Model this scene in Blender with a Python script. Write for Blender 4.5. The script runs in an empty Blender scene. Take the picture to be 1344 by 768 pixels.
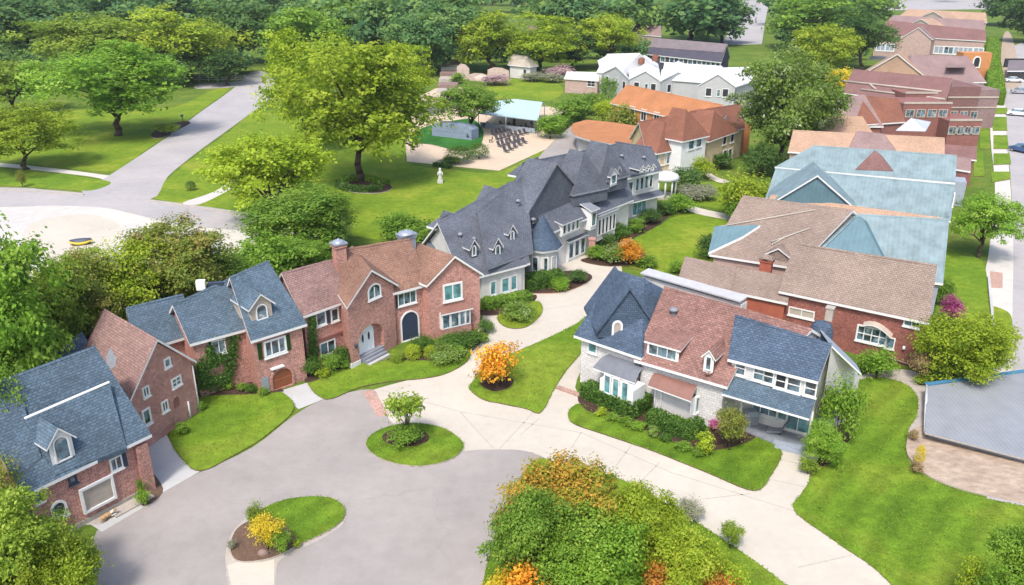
import bpy, math, random
import numpy as np
from mathutils import Vector
random.seed(7)
SC = bpy.context.scene
COL = SC.collection
# ------------------------------------------------------------------ camera model: photo pixel + height -> world point
F, CX, CY, PITCH, HC = 1080., 672., 384., math.radians(22.1), 32.
CP, SP = math.cos(PITCH), math.sin(PITCH)
def P(px, py, z=0.):
    a = (px-CX)/F; b = -(py-CY)/F
    dy = CP+b*SP; dz = -SP+b*CP
    t = (z-HC)/dz
    return Vector((a*t, dy*t, z))
def ray(px, py):
    a = (px-CX)/F; b = -(py-CY)/F
    return Vector((a, CP+b*SP, -SP+b*CP))
def Q(p):
    z = p[2]-HC; d = p[1]*CP-z*SP; up = p[1]*SP+z*CP
    return CX+F*p[0]/d, CY-F*up/d
def pxm(p):                     # photo pixels per metre at a point
    return F/(p[1]*CP-(p[2]-HC)*SP)
def zat(base, py):
    lo, hi = 0., 90.
    for _ in range(50):
        m = (lo+hi)/2
        if Q((base[0], base[1], m))[1] > py: lo = m
        else: hi = m
    return lo
# ------------------------------------------------------------------ node materials
def newmat(name):
    m = bpy.data.materials.new(name); m.use_nodes = True
    nt = m.node_tree; nt.nodes.clear()
    out = nt.nodes.new('ShaderNodeOutputMaterial')
    b = nt.nodes.new('ShaderNodeBsdfPrincipled')
    nt.links.new(b.outputs[0], out.inputs[0])
    return m, nt, b, out
def nd(nt, t, **k):
    n = nt.nodes.new('ShaderNode'+t)
    for a, v in k.items():
        if a in n.inputs: 
            n.inputs[a].default_value = v
        else: setattr(n, a, v)
    return n
def lk(nt, a, b): nt.links.new(a, b)
def rgb(c): return (c[0], c[1], c[2], 1.)
def mixc(nt, fac, a, b, mode='MIX'):
    n = nt.nodes.new('ShaderNodeMix'); n.data_type = 'RGBA'; n.blend_type = mode
    for i, v in ((0, fac), (6, a), (7, b)):
        if hasattr(v, 'is_linked'): nt.links.new(v, n.inputs[i])
        elif i == 0: n.inputs[i].default_value = v
        else: n.inputs[i].default_value = rgb(v)
    return n.outputs[2]
def ramp(nt, fac, stops):
    n = nt.nodes.new('ShaderNodeValToRGB')
    el = n.color_ramp.elements
    while len(el) < len(stops): el.new(.5)
    for e, (p, c) in zip(el, stops):
        e.position = p; e.color = rgb(c) if hasattr(c, '__len__') else (c, c, c, 1)
    nt.links.new(fac, n.inputs[0])
    return n.outputs[0]
def noise(nt, scale, detail=3, rough=.55, vec=None, dist=0.):
    n = nd(nt, 'TexNoise'); n.inputs['Scale'].default_value = scale; n.inputs['Detail'].default_value = detail
    n.inputs['Roughness'].default_value = rough; n.inputs['Distortion'].default_value = dist
    if vec is not None: nt.links.new(vec, n.inputs['Vector'])
    return n.outputs['Fac']
def posn(nt): return nd(nt, 'NewGeometry').outputs['Position']
def uvn(nt): return nd(nt, 'UVMap').outputs[0]
def bump(nt, b, h, s=.3, d=.05):
    n = nd(nt, 'Bump'); n.inputs['Strength'].default_value = s; n.inputs['Distance'].default_value = d
    nt.links.new(h, n.inputs['Height']); nt.links.new(n.outputs[0], b.inputs['Normal'])
def sc(c, k): return tuple(min(1., x*k) for x in c)
def courses(name, col, col2, mort, bw, rh, ms=.012, rough=.85, big=.25, fine=.35, bs=.5, bd=.03):
    """shingles or bricks laid in courses on metre UVs, with weathering"""
    m, nt, b, o = newmat(name)
    uv = uvn(nt)
    w = nd(nt, 'TexNoise'); w.inputs['Scale'].default_value = .6; nt.links.new(uv, w.inputs['Vector'])
    add = nd(nt, 'VectorMath', operation='MULTIPLY_ADD'); nt.links.new(w.outputs['Color'], add.inputs[0])
    add.inputs[1].default_value = (.05, .05, 0); nt.links.new(uv, add.inputs[2])
    br = nd(nt, 'TexBrick'); nt.links.new(add.outputs[0], br.inputs['Vector'])
    br.inputs['Scale'].default_value = 1.; br.inputs['Brick Width'].default_value = bw; br.inputs['Row Height'].default_value = rh
    br.inputs['Mortar Size'].default_value = ms; br.inputs['Mortar Smooth'].default_value = .3
    br.inputs['Color1'].default_value = rgb(col); br.inputs['Color2'].default_value = rgb(col2); br.inputs['Mortar'].default_value = rgb(mort)
    p = posn(nt)
    n1 = ramp(nt, noise(nt, .35, 4, .6, p), ((.3, 1-big), (.7, 1+big)))
    n2 = ramp(nt, noise(nt, 5., 3, .7, p), ((.25, 1-fine), (.75, 1+fine)))
    c = mixc(nt, 1., br.outputs['Color'], n1, 'MULTIPLY'); c = mixc(nt, 1., c, n2, 'MULTIPLY')
    nt.links.new(c, b.inputs['Base Color']); b.inputs['Roughness'].default_value = rough
    b.inputs['Specular IOR Level'].default_value = .25
    inv = nd(nt, 'Math', operation='SUBTRACT'); inv.inputs[0].default_value = 1.; nt.links.new(br.outputs['Fac'], inv.inputs[1])
    bump(nt, b, inv.outputs[0], bs, bd)
    return m
def shingle(name, c, k2=.72, big=.2, fine=.3):
    return courses(name, c, sc(c, k2), sc(c, .45), .32, .185, .018, .9, big, fine, .55, .04)
def brick(name, c, c2, mort=(.42, .34, .29)):
    return courses(name, c, c2, mort, .34, .125, .014, .85, .14, .4, .4, .02)
def plain(name, c, rough=.6, var=.12, scale=1.5, metal=0., spec=.4, bs=.1):
    m, nt, b, o = newmat(name)
    p = posn(nt)
    n = ramp(nt, noise(nt, scale, 5, .65, p), ((.3, 1-var), (.7, 1+var)))
    c2 = mixc(nt, 1., c, n, 'MULTIPLY')
    nt.links.new(c2, b.inputs['Base Color']); b.inputs['Roughness'].default_value = rough
    b.inputs['Metallic'].default_value = metal; b.inputs['Specular IOR Level'].default_value = spec
    if bs: bump(nt, b, noise(nt, scale*6, 3, .6, p), bs, .02)
    return m
def lined(name, c, period=.2, axis=1, depth=.5, rough=.6, var=.1, dark=.7):
    """boards, ribs or seams: a line every `period` metres along a UV axis"""
    m, nt, b, o = newmat(name)
    sep = nd(nt, 'SeparateXYZ'); nt.links.new(uvn(nt), sep.inputs[0])
    d = nd(nt, 'Math', operation='DIVIDE'); nt.links.new(sep.outputs[axis], d.inputs[0]); d.inputs[1].default_value = period
    f = nd(nt, 'Math', operation='FRACT'); nt.links.new(d.outputs[0], f.inputs[0])
    line = ramp(nt, f.outputs[0], ((0., dark), (.12, .95), (.5, 1.), (.95, 1.)))
    p = posn(nt)
    n = ramp(nt, noise(nt, .8, 5, .65, p), ((.3, 1-var), (.7, 1+var)))
    cc = mixc(nt, 1., c, line, 'MULTIPLY'); cc = mixc(nt, 1., cc, n, 'MULTIPLY')
    nt.links.new(cc, b.inputs['Base Color']); b.inputs['Roughness'].default_value = rough
    b.inputs['Specular IOR Level'].default_value = .3
    bump(nt, b, f.outputs[0], depth, .03)
    return m
def grassmat(name, a, c, d, stripes=0., sdir=(1, .6)):
    m, nt, b, o = newmat(name)
    p = posn(nt)
    n1 = noise(nt, .13, 4, .6, p, .6); n2 = noise(nt, 1.1, 5, .7, p); n3 = noise(nt, 9., 3, .7, p)
    col = ramp(nt, n1, ((.32, c), (.5, a), (.68, d)))
    k = ramp(nt, n2, ((.25, .68), (.75, 1.3))); col = mixc(nt, 1., col, k, 'MULTIPLY')
    k3 = ramp(nt, n3, ((.2, .6), (.8, 1.38))); col = mixc(nt, 1., col, k3, 'MULTIPLY')
    if stripes:
        mp = nd(nt, 'Mapping'); nt.links.new(p, mp.inputs[0]); mp.inputs['Rotation'].default_value = (0, 0, math.atan2(sdir[1], sdir[0]))
        w = nd(nt, 'TexWave'); nt.links.new(mp.outputs[0], w.inputs['Vector']); w.inputs['Scale'].default_value = .16
        w.inputs['Distortion'].default_value = 5.; w.inputs['Detail'].default_value = 2.; w.inputs['Detail Scale'].default_value = .35
        ks = ramp(nt, w.outputs['Fac'], ((.2, 1-stripes), (.8, 1+stripes))); col = mixc(nt, 1., col, ks, 'MULTIPLY')
    nt.links.new(col, b.inputs['Base Color']); b.inputs['Roughness'].default_value = .95; b.inputs['Specular IOR Level'].default_value = .1
    bump(nt, b, n3, .7, .06)
    return m
def groundmat(name, c, c2, s1=.3, s2=4., rough=.9, var=.12, lines=0., streak=0, wear=0):
    m, nt, b, o = newmat(name)
    p = posn(nt)
    if streak:
        mp = nd(nt, 'Mapping'); nt.links.new(p, mp.inputs[0]); mp.inputs['Rotation'].default_value = (0, 0, .3); mp.inputs['Scale'].default_value = (.7, 1.25, 1); p = mp.outputs[0]
    col = ramp(nt, noise(nt, s1, 5, .6, p, .4), ((.3, c), (.7, c2)))
    k = ramp(nt, noise(nt, s2, 4, .7, p), ((.25, 1-var), (.75, 1+var))); col = mixc(nt, 1., col, k, 'MULTIPLY')
    k = ramp(nt, noise(nt, 30., 2, .7, p), ((.25, 1-var*.7), (.75, 1+var*.7))); col = mixc(nt, 1., col, k, 'MULTIPLY')
    if wear:
        v = nd(nt, 'TexVoronoi', feature='DISTANCE_TO_EDGE'); mp2 = nd(nt, 'Mapping'); nz = nd(nt, 'TexNoise'); nz.inputs['Scale'].default_value = .5; nz.inputs['Detail'].default_value = 5; nt.links.new(p, nz.inputs['Vector'])
        ad = nd(nt, 'VectorMath', operation='MULTIPLY_ADD'); nt.links.new(nz.outputs['Color'], ad.inputs[0]); ad.inputs[1].default_value = (3, 3, 0); nt.links.new(p, ad.inputs[2])
        nt.links.new(ad.outputs[0], v.inputs['Vector']); v.inputs['Scale'].default_value = .085
        ck = ramp(nt, v.outputs['Distance'], ((.0, .9), (.004, 1.))); gate = ramp(nt, noise(nt, .09, 2, .5, p), ((.5, 0.), (.56, 1.)))
        col = mixc(nt, gate, col, mixc(nt, 1., col, ck, 'MULTIPLY'))
        st = ramp(nt, noise(nt, .55, 2, .5, p), ((.66, 1.), (.76, .88))); col = mixc(nt, 1., col, st, 'MULTIPLY')
    if lines:
        w = nd(nt, 'TexWave'); mp = nd(nt, 'Mapping'); nt.links.new(p, mp.inputs[0]); mp.inputs['Rotation'].default_value = (0, 0, 1.05)
        nt.links.new(mp.outputs[0], w.inputs['Vector']); w.inputs['Scale'].default_value = .5; w.inputs['Distortion'].default_value = 9; w.inputs['Detail'].default_value = 4
        ks = ramp(nt, w.outputs['Fac'], ((.1, 1-lines), (.5, 1.), (.9, 1+lines*.3))); col = mixc(nt, 1., col, ks, 'MULTIPLY')
    nt.links.new(col, b.inputs['Base Color']); b.inputs['Roughness'].default_value = rough; b.inputs['Specular IOR Level'].default_value = .2
    bump(nt, b, noise(nt, 8., 4, .7, p), .25, .03)
    return m
def leafmat(name, cols, trans=.48, jitter=.14):
    """leaf colour from the per-leaf attribute v, plus a small shift per plant"""
    m, nt, b, o = newmat(name)
    at = nd(nt, 'Attribute', attribute_name='v')
    st = [(i/(len(cols)-1), sc(c, 1.3)) for i, c in enumerate(cols)]
    col = ramp(nt, at.outputs['Fac'], st)
    oi = nd(nt, 'ObjectInfo')
    k = ramp(nt, oi.outputs['Random'], ((0, 1-jitter), (1, 1+jitter)))
    col = mixc(nt, 1., col, k, 'MULTIPLY')
    nt.links.new(col, b.inputs['Base Color']); b.inputs['Roughness'].default_value = .6; b.inputs['Specular IOR Level'].default_value = .25
    tr = nd(nt, 'BsdfTranslucent'); nt.links.new(col, tr.inputs[0])
    mx = nd(nt, 'MixShader'); mx.inputs[0].default_value = trans
    nt.links.new(b.outputs[0], mx.inputs[1]); nt.links.new(tr.outputs[0], mx.inputs[2]); nt.links.new(mx.outputs[0], o.inputs[0])
    return m
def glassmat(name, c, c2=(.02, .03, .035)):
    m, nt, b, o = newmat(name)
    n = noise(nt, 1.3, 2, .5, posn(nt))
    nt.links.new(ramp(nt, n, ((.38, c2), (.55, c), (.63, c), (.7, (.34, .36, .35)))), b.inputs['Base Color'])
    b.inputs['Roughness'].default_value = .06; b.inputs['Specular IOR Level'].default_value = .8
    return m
MT = {}
def mats():
    M = MT
    k = .84; cut = lambda f: (lambda n, *a, **q: f(n, *[sc(x, k) if isinstance(x, tuple) else x for x in a], **q))
    shingle, brick, plain, lined, groundmat, courses = map(cut, (globals()[n] for n in ('shingle', 'brick', 'plain', 'lined', 'groundmat', 'courses')))
    k2 = .9; gm = globals()['grassmat']; grassmat = lambda n, a, c, d, *q: gm(n, sc(a, k2), sc(c, k2), sc(d, k2), *q)
    M['slate'] = shingle('slate_blue_shingles', (.105, .155, .205))
    M['slate2'] = shingle('deep_blue_shingles', (.085, .125, .185))
    M['grey'] = shingle('grey_slate_shingles', (.135, .15, .182), .8, .22, .25)
    M['mauve'] = shingle('mauve_shingles', (.31, .195, .175), .75)
    M['mauvebrown'] = shingle('brown_mauve_shingles', (.30, .165, .14), .72)
    M['russet'] = shingle('russet_shingles', (.295, .168, .122), .8)
    M['tan'] = shingle('taupe_shingles', (.31, .235, .195), .82, .12, .2)
    M['sand'] = shingle('sand_shingles', (.50, .33, .23), .85, .12, .18)
    M['orange'] = shingle('orange_tiles', (.50, .215, .095), .9, .12, .15)
    M['brown'] = shingle('brown_tiles', (.27, .115, .075), .85, .15, .18)
    M['plum'] = shingle('plum_shingles', (.25, .135, .125), .85, .12, .18)
    M['plum2'] = shingle('greyish_plum_shingles', (.32, .22, .21), .85, .12, .18)
    M['teal'] = lined('teal_metal_roof', (.185, .255, .275), .45, 0, .25, .55, .24, .82)
    M['teal2'] = lined('deep_teal_metal_roof', (.105, .19, .225), .45, 0, .25, .55, .14, .82)
    M['whiteroof'] = plain('white_roof', (.62, .62, .64), .7, .08)
    M['darkroof'] = shingle('dark_slate_roof', (.095, .09, .12), .85, .12, .18)
    M['darkroof2'] = shingle('mauve_grey_roof', (.24, .20, .21), .85, .12, .18)
    M['brick'] = brick('pinkish_brick', (.50, .215, .175), (.35, .135, .105))
    M['brick2'] = brick('dark_red_brick', (.30, .095, .07), (.21, .06, .05), (.30, .19, .16))
    M['stone'] = courses('cream_stone', (.67, .65, .635), (.58, .57, .56), (.44, .43, .42), .4, .2, .02, .85, .1, .15, .3, .02)
    M['white'] = plain('white_paint', (.74, .74, .73), .5, .06)
    M['siding'] = lined('pale_siding', (.70, .68, .66), .19, 1, .6, .55, .06, .62)
    M['plaster'] = plain('pale_plaster', (.62, .60, .57), .8, .08)
    M['cream'] = plain('cream_plaster', (.60, .47, .30), .8, .12)
    M['orangewall'] = plain('orange_plaster', (.52, .22, .08), .8, .12)
    M['greywall'] = plain('light_grey_wall', (.44, .44, .45), .8, .08)
    M['bluegrey'] = plain('blue_grey_wall', (.30, .34, .40), .8, .1)
    M['pinkwall'] = plain('dusty_pink_wall', (.44, .31, .27), .8, .16)
    M['maroon'] = plain('maroon_wall', (.24, .10, .085), .8, .18)
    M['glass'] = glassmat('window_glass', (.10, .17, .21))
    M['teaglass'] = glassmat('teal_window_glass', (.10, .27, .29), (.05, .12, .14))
    M['dark'] = plain('dark_interior', (.022, .024, .03), .7, .2)
    M['navy'] = plain('navy_paint', (.035, .05, .085), .45, .15)
    M['doorwhite'] = plain('white_door', (.80, .83, .86), .45, .05)
    M['wood'] = lined('brown_wood', (.26, .085, .035), .5, 1, .5, .5, .15, .5)
    M['beige'] = plain('beige_panel', (.42, .36, .30), .8, .12)
    M['copper'] = plain('copper_brown_metal', (.225, .11, .085), .5, .15)
    M['metal'] = plain('grey_metal', (.33, .36, .42), .4, .12, 1.5, .3)
    M['metalroof'] = lined('ribbed_grey_metal', (.265, .28, .305), .32, 0, .6, .5, .1, .62)
    M['blueedge'] = plain('blue_edge', (.05, .17, .28), .5, .15)
    M['seam'] = lined('pale_seam_roof', (.46, .49, .54), .5, 0, .3, .5, .08, .85)
    M['redbrick3'] = plain('red_render', (.36, .10, .06), .8, .15)
    M['green'] = plain('dark_green_sheet', (.03, .20, .10), .5, .15)
    M['lawn'] = grassmat('lawn', (.13, .215, .018), (.09, .17, .015), (.19, .25, .028))
    M['lawn2'] = grassmat('mown_lawn', (.11, .19, .015), (.075, .145, .012), (.17, .225, .024), .12, (.75, .66))
    M['lawn3'] = grassmat('lighter_lawn', (.15, .225, .018), (.115, .19, .016), (.225, .265, .03))  # lighter, yellower tone of the lawn
    M['dlawn'] = grassmat('dark_green_turf', (.03, .125, .022), (.022, .095, .018), (.045, .16, .03))
    M['ground'] = grassmat('rough_grass', (.105, .165, .022), (.07, .125, .018), (.16, .19, .035))
    M['mulch'] = groundmat('mulch', (.075, .042, .03), (.05, .03, .024), 1.2, 6., .95, .45)
    M['soil'] = groundmat('brown_soil', (.17, .105, .07), (.11, .07, .05), .8, 6., .95, .35)
    M['concrete'] = groundmat('cream_concrete', (.555, .505, .43), (.475, .43, .365), .14, 1.3, .85, .06)
    M['concrete2'] = groundmat('grey_concrete', (.50, .495, .485), (.43, .425, .42), .3, 1.3, .85, .06)
    M['court'] = groundmat('mauve_grey_paving', (.36, .325, .305), (.29, .264, .25), .16, 1.1, .9, .08, 0, 0, 1)
    M['road'] = groundmat('grey_road', (.42, .39, .385), (.345, .325, .33), .12, .9, .9, .08)
    M['lot'] = groundmat('pale_lot', (.58, .54, .48), (.48, .46, .44), .09, .8, .9, .09, 0, 0, 1)
    M['joint'] = groundmat('joint', (.40, .36, .31), (.45, .41, .35), 1., 5., .9, .2)
    M['kerb'] = groundmat('kerb_stone', (.46, .41, .36), (.36, .32, .28), .8, 5., .9, .15)
    M['sand'+'y'] = groundmat('sandy_paving', (.60, .47, .34), (.50, .40, .31), .25, 2., .9, .1)
    M['straw'] = groundmat('straw_bed', (.44, .35, .27), (.33, .25, .19), .7, 2.2, .95, .3, 0, 1)
    M['brickstrip'] = brick('brick_strip', (.44, .25, .20), (.36, .2, .16))
    M['bark'] = groundmat('bark', (.11, .075, .055), (.06, .045, .035), 3., 9., .95, .3)
    M['awn'] = plain('slate_awning', (.15, .16, .185), .6, .15)
    M['lead'] = plain('lead_flashing', (.22, .235, .27), .6, .2)
    M['tarp'] = plain('blue_grey_tarpaulin', (.22, .27, .36), .6, .15)
    M['paleblue'] = plain('pale_blue_canvas', (.40, .52, .56), .7, .1)
    M['chair'] = plain('dark_chair', (.055, .048, .055), .6, .2)
    M['statue'] = plain('pale_stone_statue', (.55, .55, .52), .8, .15)
    M['yellow'] = plain('yellow_rubber', (.60, .42, .02), .45, .08)
    M['carwhite'] = plain('white_car_paint', (.72, .74, .78), .25, .04, 1.5, 0, .6, 0)
    M['carblue'] = plain('blue_car_paint', (.05, .10, .24), .25, .05, 1.5, 0, .6, 0)
    M['carsilver'] = plain('silver_car_paint', (.38, .40, .44), .25, .05, 1.5, .3, .6, 0)
    M['tyre'] = plain('tyre_rubber', (.02, .02, .02), .8, .1)
    M['red'] = plain('red_light', (.45, .03, .02), .4, .05)
    M['dogtan'] = plain('tan_fur', (.44, .28, .14), .9, .15, 12)
    M['dogwhite'] = plain('white_fur', (.66, .62, .55), .9, .1, 12)
    M['dogdark'] = plain('dark_nose', (.04, .03, .03), .7, .1)
    M['wallstone'] = plain('pale_pink_stone', (.52, .40, .34), .9, .2)
    M['brownstep'] = plain('brown_step', (.24, .16, .14), .85, .2)
    # foliage
    L = leafmat
    M['yg'] = L('yellow_green_leaves', [(.13, .21, .014), (.21, .295, .018), (.29, .365, .026), (.40, .45, .055)])
    M['mg'] = L('mid_green_leaves', [(.07, .15, .018), (.12, .22, .024), (.175, .275, .034), (.25, .335, .06)])
    M['dg'] = L('dark_green_leaves', [(.035, .085, .02), (.06, .125, .028), (.095, .165, .034), (.15, .215, .05)])
    M['td'] = L('blue_green_leaves', [(.04, .105, .042), (.075, .155, .05), (.125, .215, .055), (.20, .28, .06)])
    M['ol'] = L('olive_leaves', [(.11, .185, .02), (.17, .25, .026), (.23, .31, .036), (.31, .37, .065)])
    M['olr'] = L('olive_rusty_leaves', [(.09, .14, .022), (.155, .21, .03), (.22, .26, .045), (.30, .26, .07), (.36, .2, .08)])
    M['or'] = L('orange_leaves', [(.42, .16, .02), (.58, .25, .025), (.66, .34, .03), (.58, .44, .06)])
    M['orr'] = L('orange_tipped_leaves', [(.10, .17, .02), (.17, .24, .026), (.26, .29, .032), (.42, .27, .035), (.52, .29, .05)])
    M['rug'] = L('red_orange_leaves', [(.16, .16, .02), (.38, .15, .03), (.5, .2, .035), (.42, .3, .05)])
    M['aut'] = L('autumn_leaves', [(.10, .14, .02), (.30, .22, .025), (.55, .24, .022), (.62, .31, .025), (.62, .44, .05)])
    M['ylw'] = L('golden_leaves', [(.30, .26, .02), (.48, .38, .025), (.58, .46, .04), (.62, .53, .09)])
    M['lime'] = L('lime_leaves', [(.16, .24, .018), (.24, .32, .022), (.32, .39, .03), (.40, .45, .06)])
    M['hedge'] = L('hedge_leaves', [(.04, .095, .018), (.07, .15, .022), (.105, .195, .03), (.16, .25, .045)])
    M['brt'] = L('bright_green_leaves', [(.09, .19, .018), (.14, .26, .024), (.2, .32, .034), (.28, .38, .07)])
    M['pk'] = L('pink_flowers', [(.14, .03, .07), (.32, .05, .17), (.44, .1, .27), (.52, .22, .37)])
    M['wf'] = L('white_flowering_leaves', [(.075, .14, .024), (.125, .205, .032), (.17, .255, .042), (.22, .30, .08), (.55, .55, .46)])
    M['gyf'] = L('grey_green_leaves', [(.15, .18, .09), (.24, .26, .16), (.34, .33, .25), (.46, .43, .36)])
    M['rust'] = L('rusty_twigs', [(.18, .11, .07), (.28, .18, .1), (.32, .27, .12), (.22, .27, .09)])
    M['pinkbl'] = L('pink_blossom', [(.26, .17, .17), (.42, .29, .31), (.54, .4, .42), (.62, .53, .53)])
    M['blade'] = L('grass_blades', [(.085, .155, .012), (.12, .195, .015), (.165, .225, .02), (.22, .245, .03)], .3)
    M['ivy'] = L('ivy_leaves', [(.03, .08, .018), (.055, .125, .022), (.09, .17, .03), (.14, .23, .045)])
mats()
# ------------------------------------------------------------------ mesh builder
UP = Vector((0, 0, 1))
def V3(p): return Vector((p[0], p[1], p[2] if len(p) > 2 else 0.))
class MB:
    def __init__(s): s.v = []; s.f = []; s.m = []; s.sm = []
    def face(s, pts, m=0, smooth=False):
        i = len(s.v); s.v += [V3(p) for p in pts]; s.f.append(tuple(range(i, i+len(pts)))); s.m.append(m); s.sm.append(smooth)
    def mesh(s, vs, fs, m=0, smooth=False):
        i = len(s.v); s.v += [V3(p) for p in vs]
        for f in fs: s.f.append(tuple(j+i for j in f)); s.m.append(m); s.sm.append(smooth)
    def box(s, o, a, b, c, m=0):
        """corner o, edge vectors a b c"""
        o, a, b, c = map(Vector, (o, a, b, c))
        p = [o, o+a, o+a+b, o+b, o+c, o+a+c, o+a+b+c, o+b+c]
        fs = [(0, 3, 2, 1), (4, 5, 6, 7), (0, 1, 5, 4), (1, 2, 6, 5), (2, 3, 7, 6), (3, 0, 4, 7)]
        if a.cross(b).dot(c) < 0: fs = [f[::-1] for f in fs]
        for f in fs: s.face([p[i] for i in f], m)
    def extr(s, outline, vec, m=0, mside=None, back=True):
        """a planar outline pushed along vec"""
        vec = Vector(vec); o = [V3(p) for p in outline]; q = [p+vec for p in o]
        nrm = Vector((0, 0, 0))
        for i in range(len(o)): nrm += (o[i]-o[0]).cross(o[(i+1) % len(o)]-o[0])
        if nrm.dot(vec) > 0: o = o[::-1]; q = q[::-1]
        s.face(o, m)
        if back: s.face(q[::-1], m)
        k = len(o); ms = m if mside is None else mside
        for i in range(k):
            j = (i+1) % k; s.face([o[j], o[i], q[i], q[j]], ms)
    def slab(s, faces, t, m=0, mside=None):
        """connected top faces pushed down by t into a solid sheet"""
        cnt = {}; key = lambda p: (round(p[0], 3), round(p[1], 3), round(p[2], 3))
        ff = []
        for f in faces:
            f = [V3(p) for p in f]; n = Vector((0, 0, 0))
            for i in range(1, len(f)-1): n += (f[i]-f[0]).cross(f[i+1]-f[0])
            if n.z < 0: f = f[::-1]
            ff.append(f)
            for i in range(len(f)): cnt[(key(f[i]), key(f[(i+1) % len(f)]))] = 1
        dn = Vector((0, 0, -t)); ms = m if mside is None else mside
        for f in ff:
            s.face(f, m); s.face([p+dn for p in f[::-1]], ms)
            for i in range(len(f)):
                a, b = f[i], f[(i+1) % len(f)]
                if (key(b), key(a)) not in cnt: s.face([a, a+dn, b+dn, b], ms)
    def tube(s, p0, p1, r0, r1, n=7, m=0):
        p0, p1 = V3(p0), V3(p1); d = (p1-p0).normalized()
        a = d.orthogonal().normalized(); b = d.cross(a)
        vs = []
        for p, r in ((p0, r0), (p1, r1)):
            for i in range(n):
                t = 2*math.pi*i/n; vs.append(p+a*(r*math.cos(t))+b*(r*math.sin(t)))
        fs = [(i, (i+1) % n, n+(i+1) % n, n+i) for i in range(n)]+[tuple(range(n-1, -1, -1)), tuple(range(n, 2*n))]
        s.mesh(vs, fs, m, True); s.sm[-1] = s.sm[-2] = False
    def lathe(s, c, prof, n=12, m=0, sx=1., sy=1.):
        c = V3(c); vs = []
        for r, z in prof:
            for i in range(n):
                t = 2*math.pi*i/n; vs.append(c+Vector((r*sx*math.cos(t), r*sy*math.sin(t), z)))
        fs = []
        for k in range(len(prof)-1):
            for i in range(n):
                j = (i+1) % n; fs.append((k*n+i, k*n+j, (k+1)*n+j, (k+1)*n+i))
        s.mesh(vs, fs, m, True)
        if prof[-1][0] > 1e-4: s.face([vs[(len(prof)-1)*n+i] for i in range(n)], m)
        if prof[0][0] > 1e-4: s.face([vs[i] for i in range(n-1, -1, -1)], m)
    def build(s, name, ms, parent=None, label=None):
        off = Vector((0, 0, 0)); p = parent
        while p is not None: off += p.location; p = p.parent
        me = bpy.data.meshes.new(name)
        vs = [v-off for v in s.v]
        me.from_pydata([tuple(v) for v in vs], [], s.f)
        for m in (ms if isinstance(ms, (list, tuple)) else [ms]): me.materials.append(MT[m] if isinstance(m, str) else m)
        me.polygons.foreach_set('material_index', s.m); me.polygons.foreach_set('use_smooth', s.sm)
        me.update()
        uv = me.uv_layers.new(name='UVMap').data
        for pl in me.polygons:
            n = pl.normal
            if abs(n.z) > .97: t = Vector((1, 0, 0)); w = Vector((0, 1, 0))
            else: t = UP.cross(n).normalized(); w = n.cross(t)
            for li in pl.loop_indices:
                q = s.v[me.loops[li].vertex_index]; uv[li].uv = (q.dot(t), q.dot(w))
        o = bpy.data.objects.new(name, me); COL.objects.link(o)
        if parent is not None: o.parent = parent
        if label: o['label'] = label
        return o
def empty(name, loc, label, cat, group=None):
    o = bpy.data.objects.new(name, None); COL.objects.link(o); o.location = V3(loc); o.empty_display_size = .3
    return tag(o, label, cat, group)
def tag(o, label, cat, group=None):
    o['label'] = label; o['category'] = cat
    if group: o['group'] = group
    return o
def struct(o): o['kind'] = 'structure'; return o
# ------------------------------------------------------------------ ground sheets
def smooth(pts, k=5):
    out = []; n = len(pts)
    for i in range(n):
        p0, p1, p2, p3 = [Vector((q[0], q[1])) for q in (pts[i-1], pts[i], pts[(i+1) % n], pts[(i+2) % n])]
        for j in range(k):
            t = j/k
            out.append(.5*((2*p1)+(p2-p0)*t+(2*p0-5*p1+4*p2-p3)*t*t+(3*p1-p0-3*p2+p3)*t**3))
    return out
def sheet(name, pts, z, m, sm=5, kind='structure'):
    if sm: pts = smooth(pts, sm)
    b = MB(); q = [P(p[0], p[1], z) for p in pts]
    b.face(q if sum((q[i].x*q[(i+1) % len(q)].y-q[(i+1) % len(q)].x*q[i].y) for i in range(len(q))) > 0 else q[::-1])
    o = b.build(name, m); o['kind'] = kind
    return o
LAWNS = []
def slabsheet(name, pts, z, m, sm=5, h=.09, edge='soil', z0=0.):
    """a lawn or bed raised a little above the paving, with a cut earth edge"""
    if sm: pts = smooth(pts, sm)
    b = MB(); q = [P(p[0], p[1], z0) for p in pts]
    for p in q: p.z = z
    if name in ('lawn', 'island_lawn'): LAWNS.append((q, m))
    b.slab([q], h, 0, 1)
    o = b.build(name, [m, edge]); o['kind'] = 'structure'
    return o
def strip(b, pts, w, z, m=0, h=0.):
    """a line of constant width w in metres following photo points on the ground"""
    q = [P(p[0], p[1], 0) for p in pts]
    L = []; R = []
    for i, p in enumerate(q):
        d = (q[min(i+1, len(q)-1)]-q[max(i-1, 0)]); d.z = 0; d.normalize(); n = Vector((-d.y, d.x, 0))*(w/2)
        L.append(p+n); R.append(p-n)
    for i in range(len(q)-1):
        f = [Vector((v.x, v.y, z)) for v in (L[i], R[i], R[i+1], L[i+1])]
        if h: b.slab([f], h, m)
        else:
            b.face(f if (f[1]-f[0]).cross(f[2]-f[0]).z > 0 else f[::-1], m)
def curve(pts, k=6):
    out = []
    n = len(pts)
    for i in range(n-1):
        p0, p1, p2, p3 = [Vector((q[0], q[1])) for q in (pts[max(i-1, 0)], pts[i], pts[i+1], pts[min(i+2, n-1)])]
        for j in range(k):
            t = j/k; out.append(.5*((2*p1)+(p2-p0)*t+(2*p0-5*p1+4*p2-p3)*t*t+(3*p1-p0-3*p2+p3)*t**3))
    return out+[Vector((pts[-1][0], pts[-1][1]))]
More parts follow.
